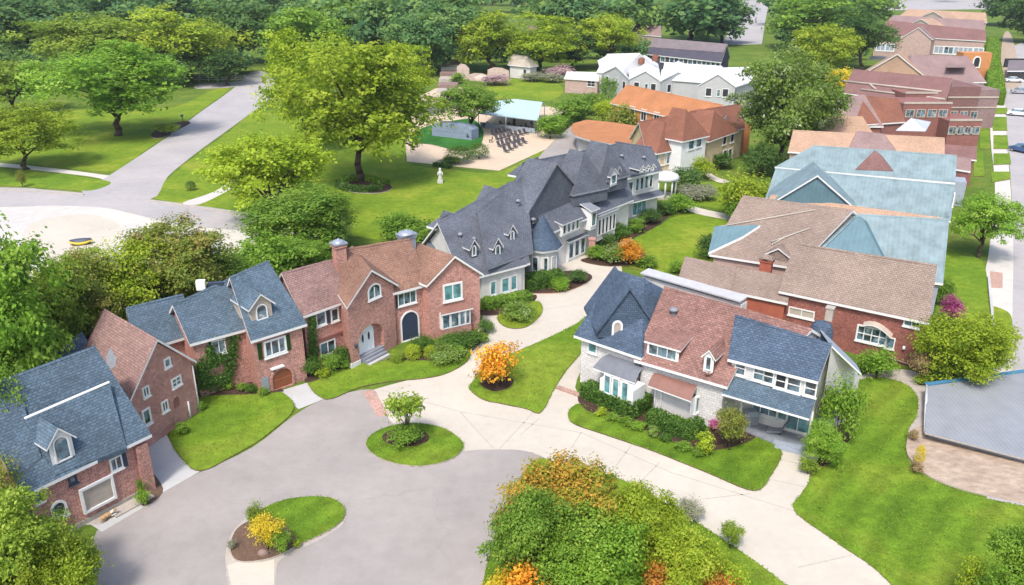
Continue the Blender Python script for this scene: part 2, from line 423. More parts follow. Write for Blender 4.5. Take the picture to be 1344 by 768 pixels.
# ------------------------------------------------------------------ architecture helpers
def H2(p): return Vector((p[0], p[1], 0))
class House:
    def __init__(s, name, base, label, cat='house', group=None):
        s.root = empty(name, base, label, cat, group); s.mb = {}; s.label = {}
    def b(s, part, *ms, key=0):
        k = (part, ms, key)
        if k not in s.mb: s.mb[k] = MB()
        return s.mb[k]
    def done(s):
        for (part, ms, key), b in s.mb.items():
            if b.f: b.build(part, list(ms), s.root, s.label.get((part, key)))
        return s.root
def inset(poly, d):
    """shrink a convex plan polygon (list of 2-D vectors, any winding) by d"""
    n = len(poly); c = sum(poly, Vector((0, 0, 0)))/n; out = []
    for i in range(n):
        p = poly[i]; e0 = (p-poly[i-1]).normalized(); e1 = (poly[(i+1) % n]-p).normalized()
        n0 = Vector((-e0.y, e0.x, 0)); n1 = Vector((-e1.y, e1.x, 0))
        if n0.dot(c-p) < 0: n0 = -n0
        if n1.dot(c-p) < 0: n1 = -n1
        k = 1+n0.dot(n1)
        out.append(p+(n0+n1)*(d/max(k, .3)))
    return out
def notchpts(n, W):
    """points of a wall opening touching the ground: n=(u0,u1,z_spring,rise)"""
    u0, u1, zs, r = n; pts = [(u0, 0.), (u0, zs)]
    if r > 0:
        for i in range(1, 10):
            t = math.pi*(1-i/10); pts.append(((u0+u1)/2+(u1-u0)/2*math.cos(t), zs+r*math.sin(t)))
    pts += [(u1, zs), (u1, 0.)]
    return pts
def wall_face(b, p0, p1, z0, z1, notch=None, apex=None, m=0, depth=.0, rb=None):
    """vertical wall p0->p1 facing the camera side, optional ground opening and gable apex (u,z) list"""
    u = H2(p1)-H2(p0); W = u.length; u.normalize()
    n = Vector((u.y, -u.x, 0))            # outward for p0->p1 left to right seen from outside
    o2 = [(0, z0)]
    if notch: o2 += notchpts(notch, W)
    o2 += [(W, z0), (W, z1)]
    if apex: o2 += apex
    o2 += [(0, z1)]
    pt = lambda q, d=0.: H2(p0)+u*q[0]+Vector((0, 0, q[1]))-n*d
    b.face([pt(q) for q in o2], m)
    if notch and depth:                   # reveal and back of the opening
        k = notchpts(notch, W)
        for i in range(len(k)-1): b.face([pt(k[i]), pt(k[i], depth), pt(k[i+1], depth), pt(k[i+1])], m)
        if rb is not None: rb.face([pt(q, depth) for q in k])
        b.face([pt(k[0], 0), pt(k[-1], 0), pt(k[-1], depth), pt(k[0], depth)], m)
        for q in b.v[-4:]: q.z = z0+.02
    return dict(a=H2(p0), u=u, n=n, W=W)
def roof4(h, A, B, R0, R1, ze, zr, ends='gg', roof='slate', wall='brick', ov=.35, trim='white', t=.22, z0=0., walls=True, notch=None, ndepth=0., nmat=None, zeB=None, key=0):
    """pitched block: front eave pixels A B at height ze, ridge pixels R0 R1 at height zr; g gable or h hip at each end"""
    a = P(*A, ze); b = P(*B, ze)
    u = H2(b-a); L = u.length; u.normalize(); n = Vector((-u.y, u.x, 0))
    pitch = zr if zr < 3 else None          # a small number is the pitch of the front slope
    if pitch:
        fp = (a, b, a+n+UP*pitch)
        r0 = onplane(*R0, fp) if R0 else None; r1 = onplane(*R1, fp) if R1 else None
        zr = max(q.z for q in (r0, r1) if q)
    else:
        r1 = P(*R1, zr) if R1 else None
        r0 = P(*R0, zr) if R0 else None
    if r0 is None: r0 = Vector((a.x+(r1-b).x, a.y+(r1-b).y, r1.z))
    if r1 is None: r1 = Vector((b.x+(r0-a).x, b.y+(r0-a).y, r0.z))
    d0 = H2(r0-a).dot(n); d1 = H2(r1-b).dot(n)
    

    a2 = a+n*(2*d0) if ends[0] == 'h' else Vector((2*r0.x-a.x, 2*r0.y-a.y, ze))
    b2 = b+n*(2*d1) if ends[1] == 'h' else Vector((2*r1.x-b.x, 2*r1.y-b.y, ze))
    fs = [[a, b, r1, r0], [b2, a2, r0, r1]]
    if ends[0] == 'h': fs.append([a2, a, r0])
    if ends[1] == 'h': fs.append([b, b2, r1])
    rb = h.b('roof', roof, trim, key=('r', len(h.mb)))
    rb.slab(fs, t, 0, 1)
    # ridge cap
    cap = (r1-r0).normalized(); w = n*.14; up = Vector((0, 0, .05))
    rb.mesh([r0-w-up*1.5, r1-w-up*1.5, r1+up, r0+up, r0+w-up*1.5, r1+w-up*1.5], [(0, 1, 2, 3), (3, 2, 5, 4)], 0)
    pl = [H2(a), H2(b), H2(b2), H2(a2)]; q = inset(pl, ov)
    zw = ze-.05; sl = (zr-ze)/max(.1, d1)
    res = dict(plane=(a, b, r1), a=a, b=b, r0=r0, r1=r1, n=n, u=u, a2=a2, b2=b2, q=q)
    if walls:
        wb = h.b('wall', wall)
        ap = lambda p, r, e: [((H2(r)-H2(p)).dot((H2(e)-H2(p)).normalized()), r.z-.12-ov*sl*.3)]
        res['F'] = wall_face(wb, q[0], q[1], z0, zw, notch, None, 0, ndepth, h.b('recess', nmat or 'dark', key=len(h.mb)) if notch else None)
        res['R'] = wall_face(wb, q[1], q[2], z0, zw, None, ap(q[1], r1, q[2]) if ends[1] == 'g' else None)
        res['B'] = wall_face(wb, q[2], q[3], z0, zw)
        res['L'] = wall_face(wb, q[3], q[0], z0, zw, None, ap(q[3], r0, q[0]) if ends[0] == 'g' else None)
    return res
def fgable(h, El, Er, apex, ze, zr=None, back=None, L=6., roof='slate', wall='brick', ov=.3, trim='white', t=.2, z0=0., notch=None, ndepth=0., nmat=None, ends='g', hip=0., zback=None):
    """gable whose face looks at the camera: eave pixels El Er at ze, apex pixel"""
    a = P(*El, ze); b = P(*Er, ze); u = H2(b-a); W = u.length; u.normalize(); n = Vector((-u.y, u.x, 0))
    M = (a+b)/2
    if zr is None: zr = zat(M, apex[1])
    ap = Vector((M.x, M.y, zr))
    d = n
    if back is not None:
        bk = P(*back, zr); L = H2(bk-ap).length; d = H2(bk-ap).normalized()
    v = d*L; f = ap+n*hip
    fs = [[a, f, ap+v, a+v], [b+v, ap+v, f, b]]
    if hip: fs.append([a, b, f])
    rb = h.b('roof', roof, trim, key=('r', len(h.mb))); rb.slab(fs, t, 0, 1)
    wl = a+u*ov+n*ov; wr = b-u*ov+n*ov
    wb = h.b('wall', wall); res = {}
    slope = (zr-ze)/(W/2)
    zw = ze+ov*slope-t-.02 if not hip else ze-.05
    res['F'] = wall_face(wb, wl, wr, z0, zw, notch, None if hip else [(W/2-ov, zr-t-.02)], 0, ndepth, h.b('recess', nmat or 'dark', key=len(h.mb)) if notch else None)
    e = v-n*.0
    wall_face(wb, wr, wr+e, z0, zw); wall_face(wb, wl+e, wl, z0, zw); wall_face(wb, wr+e, wl+e, z0, zw, None, None if hip else [(W/2-ov, zr-t-.02)])
    res.update(a=a, b=b, ap=ap, n=n, u=u, v=v, plane=(a, ap, ap+v), plane2=(b, ap, ap+v))
    return res
def onplane(px, py, pl, lift=0.):
    a, b, c = pl; n = (b-a).cross(c-a).normalized()
    if n.z < 0: n = -n
    o = Vector((0, 0, HC)); d = ray(px, py); t = (a-o).dot(n)/d.dot(n)
    return o+d*t+n*lift
def onwall(w, px, py):
    o = Vector((0, 0, HC)); d = ray(px, py); t = (w['a']-o).dot(w['n'])/d.dot(w['n'])
    p = o+d*t
    return (p-w['a']).dot(w['u']), p.z
def outl(w, h, style):
    """closed 2-D outline, origin at the middle of the opening"""
    if style == 'arch':
        r = min(w/2, h*.45); pts = [(-w/2, -h/2), (w/2, -h/2), (w/2, h/2-r)]
        for i in range(1, 10):
            t = math.pi*i/10; pts.append((w/2*math.cos(t), h/2-r+r*math.sin(t)))
        return pts+[(-w/2, h/2-r)]
    if style == 'round': return [(w/2*math.cos(t*math.pi/8), h/2*math.sin(t*math.pi/8)) for t in range(16)]
    return [(-w/2, -h/2), (w/2, -h/2), (w/2, h/2), (-w/2, h/2)]
def frame_mb(c, u, n, w, h, style='rect', nx=1, nz=0, fw=.11, proud=.09, m=0, b=None):
    b = b or MB(); up = UP
    o = outl(w, h, style); i_ = [(x*(1-2*fw/w), y*(1-2*fw/h)) for x, y in o]; k = len(o)
    pt = lambda q, d: c+u*q[0]+up*q[1]+n*d
    for i in range(k):
        j = (i+1) % k
        b.face([pt(o[i], proud), pt(o[j], proud), pt(i_[j], proud), pt(i_[i], proud)], m)
        b.face([pt(o[i], -.03), pt(o[j], -.03), pt(o[j], proud), pt(o[i], proud)], m)
        b.face([pt(i_[i], proud), pt(i_[j], proud), pt(i_[j], -.03), pt(i_[i], -.03)], m)
    bw = fw*.6
    for i in range(1, nx):
        x = -w/2+w*i/nx; b.box(pt((x-bw/2, -h/2+fw*.5), .02), u*bw, up*(h-fw*1.0-(h*.18 if style == 'arch' else 0)), n*(proud-.03), m)
    for i in range(1, nz+1):
        y = -h/2+h*i/(nz+1); b.box(pt((-w/2+fw*.5, y-bw/2), .022), u*(w-fw), up*bw, n*(proud-.04), m)
    return b
def pane_mb(c, u, n, w, h, style='rect', b=None, m=0, d=.015, k=.94):
    b = b or MB(); b.face([c+u*(x*k)+UP*(y*k)+n*d for x, y in outl(w, h, style)], m); return b
def win(h, w, px, py, ww, hh, style='rect', nx=2, nz=1, frame='white', glass='glass', fw=.1, sill=True, label=None, z=None, d=0.):
    """a window on wall w, centred on a photo pixel: window > pane"""
    uu, zz = onwall(w, px, py)
    if z is not None: zz = z
    c = w['a']+w['u']*uu+UP*zz+w['n']*d
    b = frame_mb(c, w['u'], w['n'], ww, hh, style, nx, nz, fw)
    if sill: b.box(c+w['u']*(-ww/2-.06)-UP*(hh/2+.1)-w['n']*.02, w['u']*(ww+.12), UP*.09, w['n']*.16)
    o = b.build('window', [frame], h.root, label)
    pane_mb(c, w['u'], w['n'], ww, hh, style).build('pane', [glass], o)
    return o
def dormer(h, px, py, z, u, w, hw, hr, L, roof='slate', face='white', style='arch', ww=.7, wh=1.1, ov=.18, shed=False, nx=1, cheek=None, label=None, fdz=0.):
    """roof dormer, bottom middle of its face on a photo pixel at height z"""
    c = P(px, py, z); u = H2(u).normalized(); n = Vector((u.y, -u.x, 0))
    if n.y > 0: n = -n; 
    uu = Vector((-n.y, n.x, 0)); back = -n*L
    l = c-uu*w/2; r = c+uu*w/2; b = MB()
    if shed:
        pts = [l, r, r+UP*hw, l+UP*hw]; b.face(pts, 0)
        b.face([r, r+back, r+back+UP*hr, r+UP*hw], 2); b.face([l+back, l, l+UP*hw, l+back+UP*hr], 2)
        o_ = uu*ov; f_ = n*ov
        b.slab([[l+UP*hw-o_+f_, r+UP*hw+o_+f_, r+back+o_+UP*hr, l+back-o_+UP*hr]], .14, 1, 3)
    else:
        a = c+UP*(hw+hr); b.face([l, r, r+UP*hw, a, l+UP*hw], 0)
        b.face([r, r+back, r+back+UP*hw, r+UP*hw], 2); b.face([l+back, l, l+UP*hw, l+back+UP*hw], 2)
        s = hr/(w/2); e = UP*hw-UP*(ov*s); f_ = n*ov; t = UP*.13
        b.slab([[l-uu*ov+e+f_+t, a+f_+t, a+back+t, l-uu*ov+e+back+t], [r+uu*ov+e+back+t, a+back+t, a+f_+t, r+uu*ov+e+f_+t]], .13, 1, 3)
    o = b.build('dormer', [face, roof, cheek or roof, 'white'], h.root, label)
    wc = c+UP*((hw if shed else hw+hr*.45)/2+fdz)+n*.01
    if style:
        f = frame_mb(wc, uu, n, ww, wh, style, nx, 0, .09, .08); pane_mb(wc, uu, n, ww, wh, style, f, 1)
        f.build('window', ['white', 'glass'], o)
    return o
def bx(h, part, c, u, w, d, z0, z1, m, key=0):
    """upright box: plan centre of its front edge c, along u, width w, depth d away from the camera"""
    u = H2(u).normalized(); n = Vector((-u.y, u.x, 0))
    if n.y < 0: n = -n
    h.b(part, m, key=key).box(H2(c)-u*w/2+UP*z0, u*w, n*d, UP*(z1-z0))
def flatpts(pts):
    q = [P(*p) for p in pts[:3]]
    return q+[onplane(p[0], p[1], q) for p in pts[3:]]
def pxslab(h, part, pts, t, m, trim='white', key=None):
    b = h.b(part, m, trim, key=key if key is not None else ('s', len(h.mb))); b.slab([flatpts(pts)], t, 0, 1)
def chimney(h, px, py, z, u, w, d, hh, m='brick', cap='metal', pot=True):
    c = P(px, py, z); u = H2(u).normalized(); n = Vector((-u.y, u.x, 0))
    b = MB(); b.box(c-u*w/2-UP*2.5, u*w, n*d, UP*(hh+2.5)); b.box(c-u*(w/2+.09)-n*.09+UP*(hh-.25), u*(w+.18), n*(d+.18), UP*.16)
    o = b.build('chimney', m, h.root)
    cb = MB(); q = c+n*d/2+UP*hh
    cb.box(q-u*(w/2+.14)-n*(d/2+.14), u*(w+.28), n*(d+.28), UP*.14)
    cb.lathe(q+UP*.14, [(w*.54, 0), (w*.5, .14), (w*.3, .22), (w*.12, .25), (.07, .36), (.0, .37)], 10)
    cb.build('chimney_cap', cap, o)
def roofvent(h, px, py, pl, m='lead', r=.28):
    p = onplane(px, py, pl); b = MB(); b.lathe(p-UP*.1, [(r*.55, 0), (r*.55, .35), (r, .38), (r, .5), (r*.5, .62), (0, .64)], 8)
    b.build('roof_vent', m, h.root)
def shutter(h, w, px, py, ww, hh, m='navy'):
    uu, zz = onwall(w, px, py); c = w['a']+w['u']*uu+UP*zz
    b = MB(); b.box(c-w['u']*ww/2-UP*hh/2, w['u']*ww, UP*hh, w['n']*.06)
    for i in range(9): b.box(c-w['u']*(ww/2-.05)-UP*(hh/2-.06-i*(hh-.1)/9)+w['n']*.06, w['u']*(ww-.1), UP*.05, w['n']*.025)
    b.build('shutter', m, h.root)
# ------------------------------------------------------------------ the ground and everything laid on it
b = MB(); b.face([(-1500, -200, 0), (1500, -200, 0), (1500, 3000, 0), (-1500, 3000, 0)]); struct(b.build('ground', 'ground'))
sheet('driveway', [(470,520),(560,492),(610,470),(625,440),(640,405),(690,345),(760,335),(815,345),(800,400),(770,470),(760,520),(850,560),(1000,580),(1060,585),(1075,612),(1046,668),(1110,720),(1240,812),(1240,900),(1060,900),(900,700),(760,640),(640,640),(560,630),(480,600),(455,560)], .006, 'concrete', 4)
sheet('courtyard_paving', [(-60,960),(60,770),(118,712),(132,692),(180,662),(258,622),(330,588),(385,546),(426,524),(487,511),(500,532),(520,560),(575,598),(608,592),(650,590),(690,592),(722,606),(745,640),(770,700),(775,960)], .012, 'court', 4)
# expansion joints of the driveway and the brick strip at its mouth
b = MB()
for a, c in (((604,541),(648,589)),((700,541),(655,590)),((708,549),(683,571)),((763,568),(738,606)),((836,575),(796,628)),((865,608),(833,640)),((500,512),(606,541)),((606,541),(763,568)),((763,568),(880,620)),((925,655),(985,648)),((880,620),(1046,672)),((1005,628),(1060,640)),((1047,745),(1118,729)),((655,460),(690,470)),((630,480),(690,535)),((722,380),(690,352)),((700,408),(760,400)),((1010,600),(1062,612))):
    strip(b, [a, c], .09, .0085)
struct(b.build('driveway_joint', 'joint'))
b = MB(); strip(b, [(483,513),(503,546)], .9, .017); struct(b.build('brick_border', 'brickstrip'))
b = MB(); strip(b, [(731,509),(764,521)], .45, .15, 0, .15); struct(b.build('brick_step', 'brickstrip'))
sheet('garage_driveway', [(172,592),(196,573),(218,570),(236,600),(262,619),(214,646),(205,634),(188,612)], .018, 'concrete2', 0)
sheet('garage_driveway', [(364,514),(404,502),(427,523),(392,537)], .018, 'concrete2', 0)
sheet('garage_apron', [(118,688),(180,655),(188,666),(134,698)], .018, 'concrete2', 0)
sheet('paver_strip', [(100,690),(160,655),(182,660),(134,688)], .0225, 'kerb', 0)
slabsheet('lawn', [(223,576),(234,556),(250,530),(266,518),(300,513),(342,513),(370,516),(386,538),(350,572),(310,597),(264,619),(240,604)], .09, 'lawn')
slabsheet('lawn', [(404,502),(430,490),(465,478),(520,474),(566,470),(600,466),(618,462),(612,476),(588,490),(560,497),(510,502),(470,510),(428,525)], .09, 'lawn')
slabsheet('lawn', [(616,511),(622,500),(640,478),(674,464),(720,444),(756,426),(772,416),(775,440),(764,462),(744,486),(728,510),(710,542),(690,537),(655,530),(634,525)], .09, 'lawn')
slabsheet('lawn', [(746,548),(748,538),(762,531),(785,541),(830,556),(875,578),(930,590),(985,574),(1014,584),(1026,597),(1012,624),(990,645),(930,622),(860,594),(790,570),(755,558)], .09, 'lawn2')
slabsheet('lawn', [(654,422),(656,412),(680,402),(704,396),(712,404),(708,416),(690,430),(668,431)], .09, 'lawn3')
slabsheet('lawn', [(806,336),(830,316),(862,298),(890,284),(930,282),(968,290),(962,325),(935,352),(880,362),(830,352)], .07, 'lawn3')
slabsheet('lawn', [(1042,670),(1058,642),(1072,606),(1100,580),(1114,540),(1122,504),(1150,496),(1185,503),(1203,520),(1203,545),(1190,568),(1188,592),(1200,618),(1260,646),(1344,665),(1480,690),(1480,930),(1300,930),(1172,770),(1100,714)], .05, 'lawn2', 5, .05)
slabsheet('lawn', [(700,606),(740,612),(790,622),(840,642),(900,678),(965,720),(1030,768),(1100,830),(1100,960),(600,960),(628,800),(640,740),(664,670)], .09, 'lawn2')
# traffic islands
strip_k = MB()
slabsheet('island_lawn', [(481,586),(488,572),(512,561),(545,557),(580,563),(604,578),(607,591),(590,605),(556,613),(520,610),(494,600)], .13, 'lawn2', 5, .13, 'kerb')
sheet('island_kerb', [(296,738),(298,716),(310,692),(345,666),(390,653),(436,653),(454,668),(450,688),(424,706),(388,724),(364,740),(361,775),(330,785),(302,772)], .022, 'kerb', 4)
slabsheet('island_lawn', [(340,682),(352,666),(390,655),(432,655),(452,668),(448,686),(422,703),(386,718),(360,722)], .13, 'lawn2', 5, .13, 'kerb')
slabsheet('island_bed', [(303,722),(312,696),(345,680),(372,690),(390,714),(368,730),(340,738),(312,738)], .15, 'soil', 5, .15, 'kerb')
sheet('island_stone_tip', [(298,742),(312,738),(345,738),(360,734),(360,772),(330,780),(303,768)], .03, 'concrete', 0)
# planting beds
for pts in ([(504,572),(520,566),(545,566),(562,573),(560,582),(540,588),(515,586),(503,580)],): slabsheet('mulch_bed', pts, .16, 'mulch', 5, .03)
slabsheet('mulch_bed', [(630,505),(640,495),(660,494),(674,500),(668,510),(648,515)], .12, 'mulch', 5, .03)
slabsheet('mulch_bed', [(400,500),(418,478),(452,470),(470,478),(440,488),(412,502)], .13, 'mulch', 5, .04)
slabsheet('mulch_bed', [(508,474),(540,462),(590,450),(632,436),(640,440),(634,448),(614,464),(585,474),(540,474)], .13, 'mulch', 5, .04)
slabsheet('mulch_bed', [(252,520),(262,506),(310,502),(350,506),(372,514),(345,518),(290,520)], .13, 'mulch', 5, .04)
slabsheet('mulch_bed', [(176,622),(190,612),(214,642),(196,662),(180,658)], .06, 'soil', 5, .06)
slabsheet('mulch_bed', [(190,566),(236,540),(262,532),(250,552),(206,572)], .07, 'mulch', 5, .07)
slabsheet('mulch_bed', [(760,520),(800,528),(850,544),(870,552),(930,566),(990,566),(985,580),(940,592),(900,588),(860,572),(815,552),(770,540)], .1, 'mulch', 5, .08)
slabsheet('mulch_bed', [(690,384),(700,366),(750,356),(776,362),(770,372),(740,384),(705,386)], .1, 'mulch', 5, .1, 'brickstrip')
slabsheet('mulch_bed', [(628,408),(660,404),(700,388),(700,396),(664,412),(634,414)], .1, 'mulch', 5, .1)
slabsheet('mulch_bed', [(762,342),(800,336),(838,330),(850,344),(800,350)], .09, 'mulch', 5, .09)
slabsheet('mulch_bed', [(770,326),(800,310),(850,290),(872,274),(880,282),(850,304),(815,318),(782,334)], .09, 'mulch', 5, .09)
slabsheet('mulch_bed', [(1072,612),(1106,572),(1120,536),(1126,540),(1114,580),(1096,606)], .09, 'mulch', 5, .05)
sheet('garden_path', [(752,524),(764,528),(812,546),(866,572),(852,577),(800,560),(752,545),(735,532)], .01, 'concrete', 4)
sheet('garden_path', [(782,326),(812,312),(832,316),(806,330)], .012, 'concrete', 4)
sheet('garden_path', [(905,270),(930,276),(970,284),(968,290),(925,283),(902,276)], .1, 'concrete', 4)
sheet('garden_path', [(926,222),(940,232),(958,238),(945,240),(928,232)], .1, 'concrete', 4)
sheet('gravel_path', [(1110,500),(1150,488),(1195,486),(1216,505),(1216,560),(1205,600),(1192,560),(1205,524),(1180,503),(1130,498)], .012, 'kerb', 4)
slabsheet('straw_bed', [(1192,600),(1190,580),(1196,570),(1216,560),(1280,580),(1480,630),(1480,690),(1344,662),(1262,643),(1216,624)], .09, 'straw', 5, .09, 'kerb')
# upper left: street, lot and paths
sheet('parking_lot', [(-300,250),(60,256),(200,266),(328,284),(330,330),(290,335),(200,350),(110,400),(0,440),(-300,470)], .006, 'lot', 4)
sheet('street', [(-300,244),(0,246),(60,249),(140,256),(200,262),(330,280),(420,296),(420,316),(330,304),(240,296),(180,282),(130,272),(60,270),(0,272),(-300,276)], .011, 'road', 4)
sheet('street', [(110,254),(128,240),(150,226),(184,204),(222,178),(262,148),(296,124),(318,106),(326,96),(346,94),(362,108),(364,122),(330,148),(300,170),(256,202),(220,232),(196,262)], .016, 'road', 4)
b = MB(); strip(b, curve([(-60,246),(60,252.5),(110,256)], 8), .35, .12, 0, .12); strip(b, curve([(196,264),(260,273),(330,285),(400,298)], 8), .35, .12, 0, .12)

struct(b.build('street_kerb', 'kerb'))
sheet('garden_path', [(-60,212),(0,214),(80,222),(140,230),(158,232),(148,238),(120,232),(60,225),(0,219),(-60,218)], .012, 'lot', 4)
sheet('garden_path', [(240,266),(280,252),(312,232),(322,228),(322,236),(300,250),(262,268)], .012, 'lot', 4)
sheet('lawn', [(-60,220),(0,222),(60,226),(120,234),(146,240),(120,250),(80,248),(0,243),(-60,240)], .02, 'lawn', 4)
sheet('lawn', [(-60,180),(60,150),(160,140),(230,140),(280,118),(300,118),(262,146),(222,176),(184,202),(158,224),(80,220),(0,210),(-60,208)], .006, 'lawn3', 4)
sheet('lawn', [(202,260),(222,234),(258,204),(302,172),(340,146),(420,150),(540,170),(532,212),(600,224),(655,226),(700,204),(740,180),(720,230),(640,270),(560,320),(470,310),(360,288)], .005, 'lawn3', 4)
slabsheet('flower_bed', [(198,178),(214,166),(240,160),(250,162),(236,170),(210,182)], .12, 'mulch', 4, .12, 'kerb')
sheet('lot_patch', [(45,292),(100,281),(138,286),(160,300),(152,326),(110,346),(62,338),(30,315)], .0135, 'concrete', 4)
sheet('gate_drive', [(262,110),(300,108),(322,106),(318,113),(280,116),(256,116)], .02, 'road', 4)
# patio and around
sheet('patio', [(540,150),(552,126),(572,116),(606,114),(632,140),(720,140),(760,146),(762,156),(740,172),(716,196),(655,224),(612,220),(534,212),(532,185)], .014, 'sandy', 0)
slabsheet('turf', [(537,182),(556,168),(600,158),(622,158),(634,172),(632,188),(622,196),(600,198),(566,190),(540,188)], .1, 'dlawn', 4, .09)
sheet('lawn', [(640,112),(665,104),(720,106),(740,118),(722,132),(690,130),(650,128)], .009, 'lawn3', 4)
sheet('terrace_paving', [(702,212),(716,196),(748,166),(770,160),(812,188),(780,205),(720,214)], .018, 'court', 0)
sheet('lawn', [(890,262),(920,240),(950,240),(985,236),(1000,250),(980,276),(930,272)], .02, 'lawn3', 4)
# right: street, pavement and verges
sheet('street', [(1296,900),(1326,520),(1328,440),(1330,340),(1328,260),(1322,180),(1316,110),(1330,60),(1420,60),(1500,150),(1600,300),(1800,900)], .01, 'road', 4)
sheet('pavement', [(1296,520),(1300,430),(1292,370),(1298,330),(1306,250),(1300,180),(1302,130),(1318,130),(1322,190),(1328,270),(1330,340),(1328,440),(1326,520)], .014, 'lot', 4)
sheet('dirt_track', [(1316,112),(1314,70),(1318,44),(1326,44),(1334,70),(1340,112)], .016, 'straw', 4)
for k, pts in enumerate(([(1302,142),(1322,142),(1322,150),(1302,150)],[(1302,154),(1321,154),(1322,172),(1303,172)],[(1304,178),(1322,178),(1324,196),(1304,196)],[(1304,202),(1325,202),(1327,216),(1304,217)],[(1285,172),(1298,172),(1299,196),(1286,196)],[(1277,200),(1290,200),(1292,232),(1278,232)],[(1300,226),(1326,226),(1326,236),(1302,240)])):
    slabsheet('grass_verge', pts, .1, 'lawn', 0, .1)
slabsheet('grass_verge', [(1296,405),(1318,408),(1328,420),(1326,452),(1312,462),(1296,440)], .1, 'lawn3', 4, .1)
slabsheet('lawn', [(1238,332),(1262,336),(1288,342),(1296,370),(1300,430),(1296,480),(1250,500),(1216,480),(1225,430)], .06, 'lawn', 4, .06)
b = MB(); strip(b, [(1297,366),(1303,430)], .25, .35, 0, .35); 
_o = b.build('garden_wall', 'concrete2'); tag(_o, 'low pale concrete garden wall along the pavement beside the pink bush lawn', 'wall')
sheet('brick_path', [(1299,356),(1316,358),(1316,378),(1300,378)], .019, 'brickstrip', 0)
# distant open ground and roads behind the trees
sheet('far_street', [(945,60),(965,30),(975,0),(1010,0),(1004,30),(1000,58)], .03, 'road', 0)
sheet('far_street', [(1140,14),(1300,12),(1300,-4),(1140,-4)], .03, 'road', 0)
# ------------------------------------------------------------------ foreground houses
# carriage house, bottom left
h = House('brick_house', P(140, 672), 'brick house with steep slate blue roof and large garage opening beside the grey court')
r = roof4(h, (31,650), (199,570), None, (125,454), 4.0, 8.8, 'gg', 'slate', 'brick', ov=.32)
pl = r['plane']; F1 = r['F']
rr = roof4  # noqa
# raised roof panel over the right half of the slope
b = h.b('roof', 'slate', 'white', key='panel')
q = [onplane(30,553,pl,.42), onplane(141,505,pl,.42), onplane(166,588,pl,.06), onplane(72,624,pl,.06)]
b.slab([q], .3, 0, 0); b.box(q[0]+UP*.02, q[1]-q[0], (q[3]-q[0])*.03, UP*.05, 1)
b = h.b('roof', 'slate', 'lead', key='panel2')
b.slab([[onplane(14,545,pl,.22), onplane(30,533,pl,.22), onplane(54,600,pl,.1), onplane(28,622,pl,.1)]], .2, 0, 1)
dormer(h, 85, 607, onplane(85,607,pl).z, r['u'], 1.35, 1.5, .8, 2.6, 'slate', 'white', 'arch', .95, 1.65, ov=.2, fdz=.05)
# opening: a framed recess with a beige board wall set back
u_, z_ = onwall(F1, 128, 648); c = F1['a']+F1['u']*u_+UP*z_
b = frame_mb(c+F1['n']*.02, F1['u'], F1['n'], 2.1, 1.75, 'rect', 1, 0, .16, .14); o = b.build('garage_door', 'white', h.root)
b = MB(); b.box(c-F1['u']*.95-UP*.8+F1['n']*.015, F1['u']*1.9, UP*1.6, F1['n']*.03)
for i in range(4): b.box(c-F1['u']*.95-UP*(.8-.4*i)+F1['n']*.045, F1['u']*1.9, UP*.02, F1['n']*.012)
b.build('door_panel', 'beige', o)
win(h, F1, 50, 653, .55, .7, nx=1, nz=0); win(h, F1, 77, 668, .95, 1.15, 'arch', 1, 0, fw=.14)
win(h, F1, 95, 629, .5, .6, nx=1, nz=0, frame='navy'); win(h, F1, 152, 608, .8, .95, nx=2, nz=0)
shutter(h, F1, 162, 604, .42, .95)
q = r['q'][1]; nn = F1['n']
bx(h, 'wall', q-F1['u']*.42+nn*.28, F1['u'], .8, .4, 0, 3.55, 'brick', key='pier')
bx(h, 'step', q-F1['u']*1.9+nn*1.0, F1['u'], 2.6, .9, 0, .12, 'kerb')
bx(h, 'trim', q-F1['u']*4.0+nn*.05, F1['u'], 7.2, .06, 0, .35, 'kerb')
h.done()
# lower blue annex behind the ridge
h = House('annex', P(90, 480), 'dark blue roofed annex tucked behind the mauve roofed brick gable house', 'annex')
roof4(h, (62,478), (120,455), (66,470), (108,436), 5.0, .8, 'gg', 'slate2', 'brick', ov=.3)
h.done()
# mauve gabled house
h = House('brick_house', P(225, 548), 'brick house with mauve roof and tall narrow gable end pierced by small windows')
g = fgable(h, (170,527), (258,474), (232,445), 4.3, None, (137,405), roof='mauve', wall='brick', ov=.28)
W_ = g['F']
win(h, W_, 219, 476, .62, .72, nx=1, nz=0); win(h, W_, 231, 501, .95, .75, nx=2, nz=1); win(h, W_, 191, 514, .62, .8, nx=2, nz=0)
win(h, W_, 216, 533, .62, .85, nx=2, nz=0); win(h, W_, 192, 547, .75, 1.25, nx=1, nz=0, fw=.13)
u_, z_ = onwall(W_, 231, 528); c = W_['a']+W_['u']*u_+UP*z_
b = frame_mb(c, W_['u'], W_['n'], .8, 1.0, 'arch', 1, 0, .08, .05); o = b.build('niche', 'brick', h.root); pane_mb(c, W_['u'], W_['n'], .8, 1., 'arch').build('niche_back', 'maroon', o)
b = MB(); d = W_['a']+W_['u']*(W_['W']+.02)+W_['n']*.06; b.tube(d+UP*.1, d+UP*4.0, .055, .055, 6); b.build('drainpipe', 'white', h.root)
b = MB(); b.tube(W_['a']+W_['u']*W_['W']*.83+W_['n']*.1, W_['a']+W_['u']*W_['W']*.83+W_['n']*.1+UP*1.5, .07, .07, 6); b.build('post', 'white', h.root)
b = h.b('roof_patch', 'lead'); p_ = g['plane']
if True:
    q = [onplane(x, y, p_, .03) for x, y in ((140,470),(144,457),(148,459),(150,466),(154,470),(152,480),(146,484),(141,478))]
    b.slab([q], .02)
h.done()
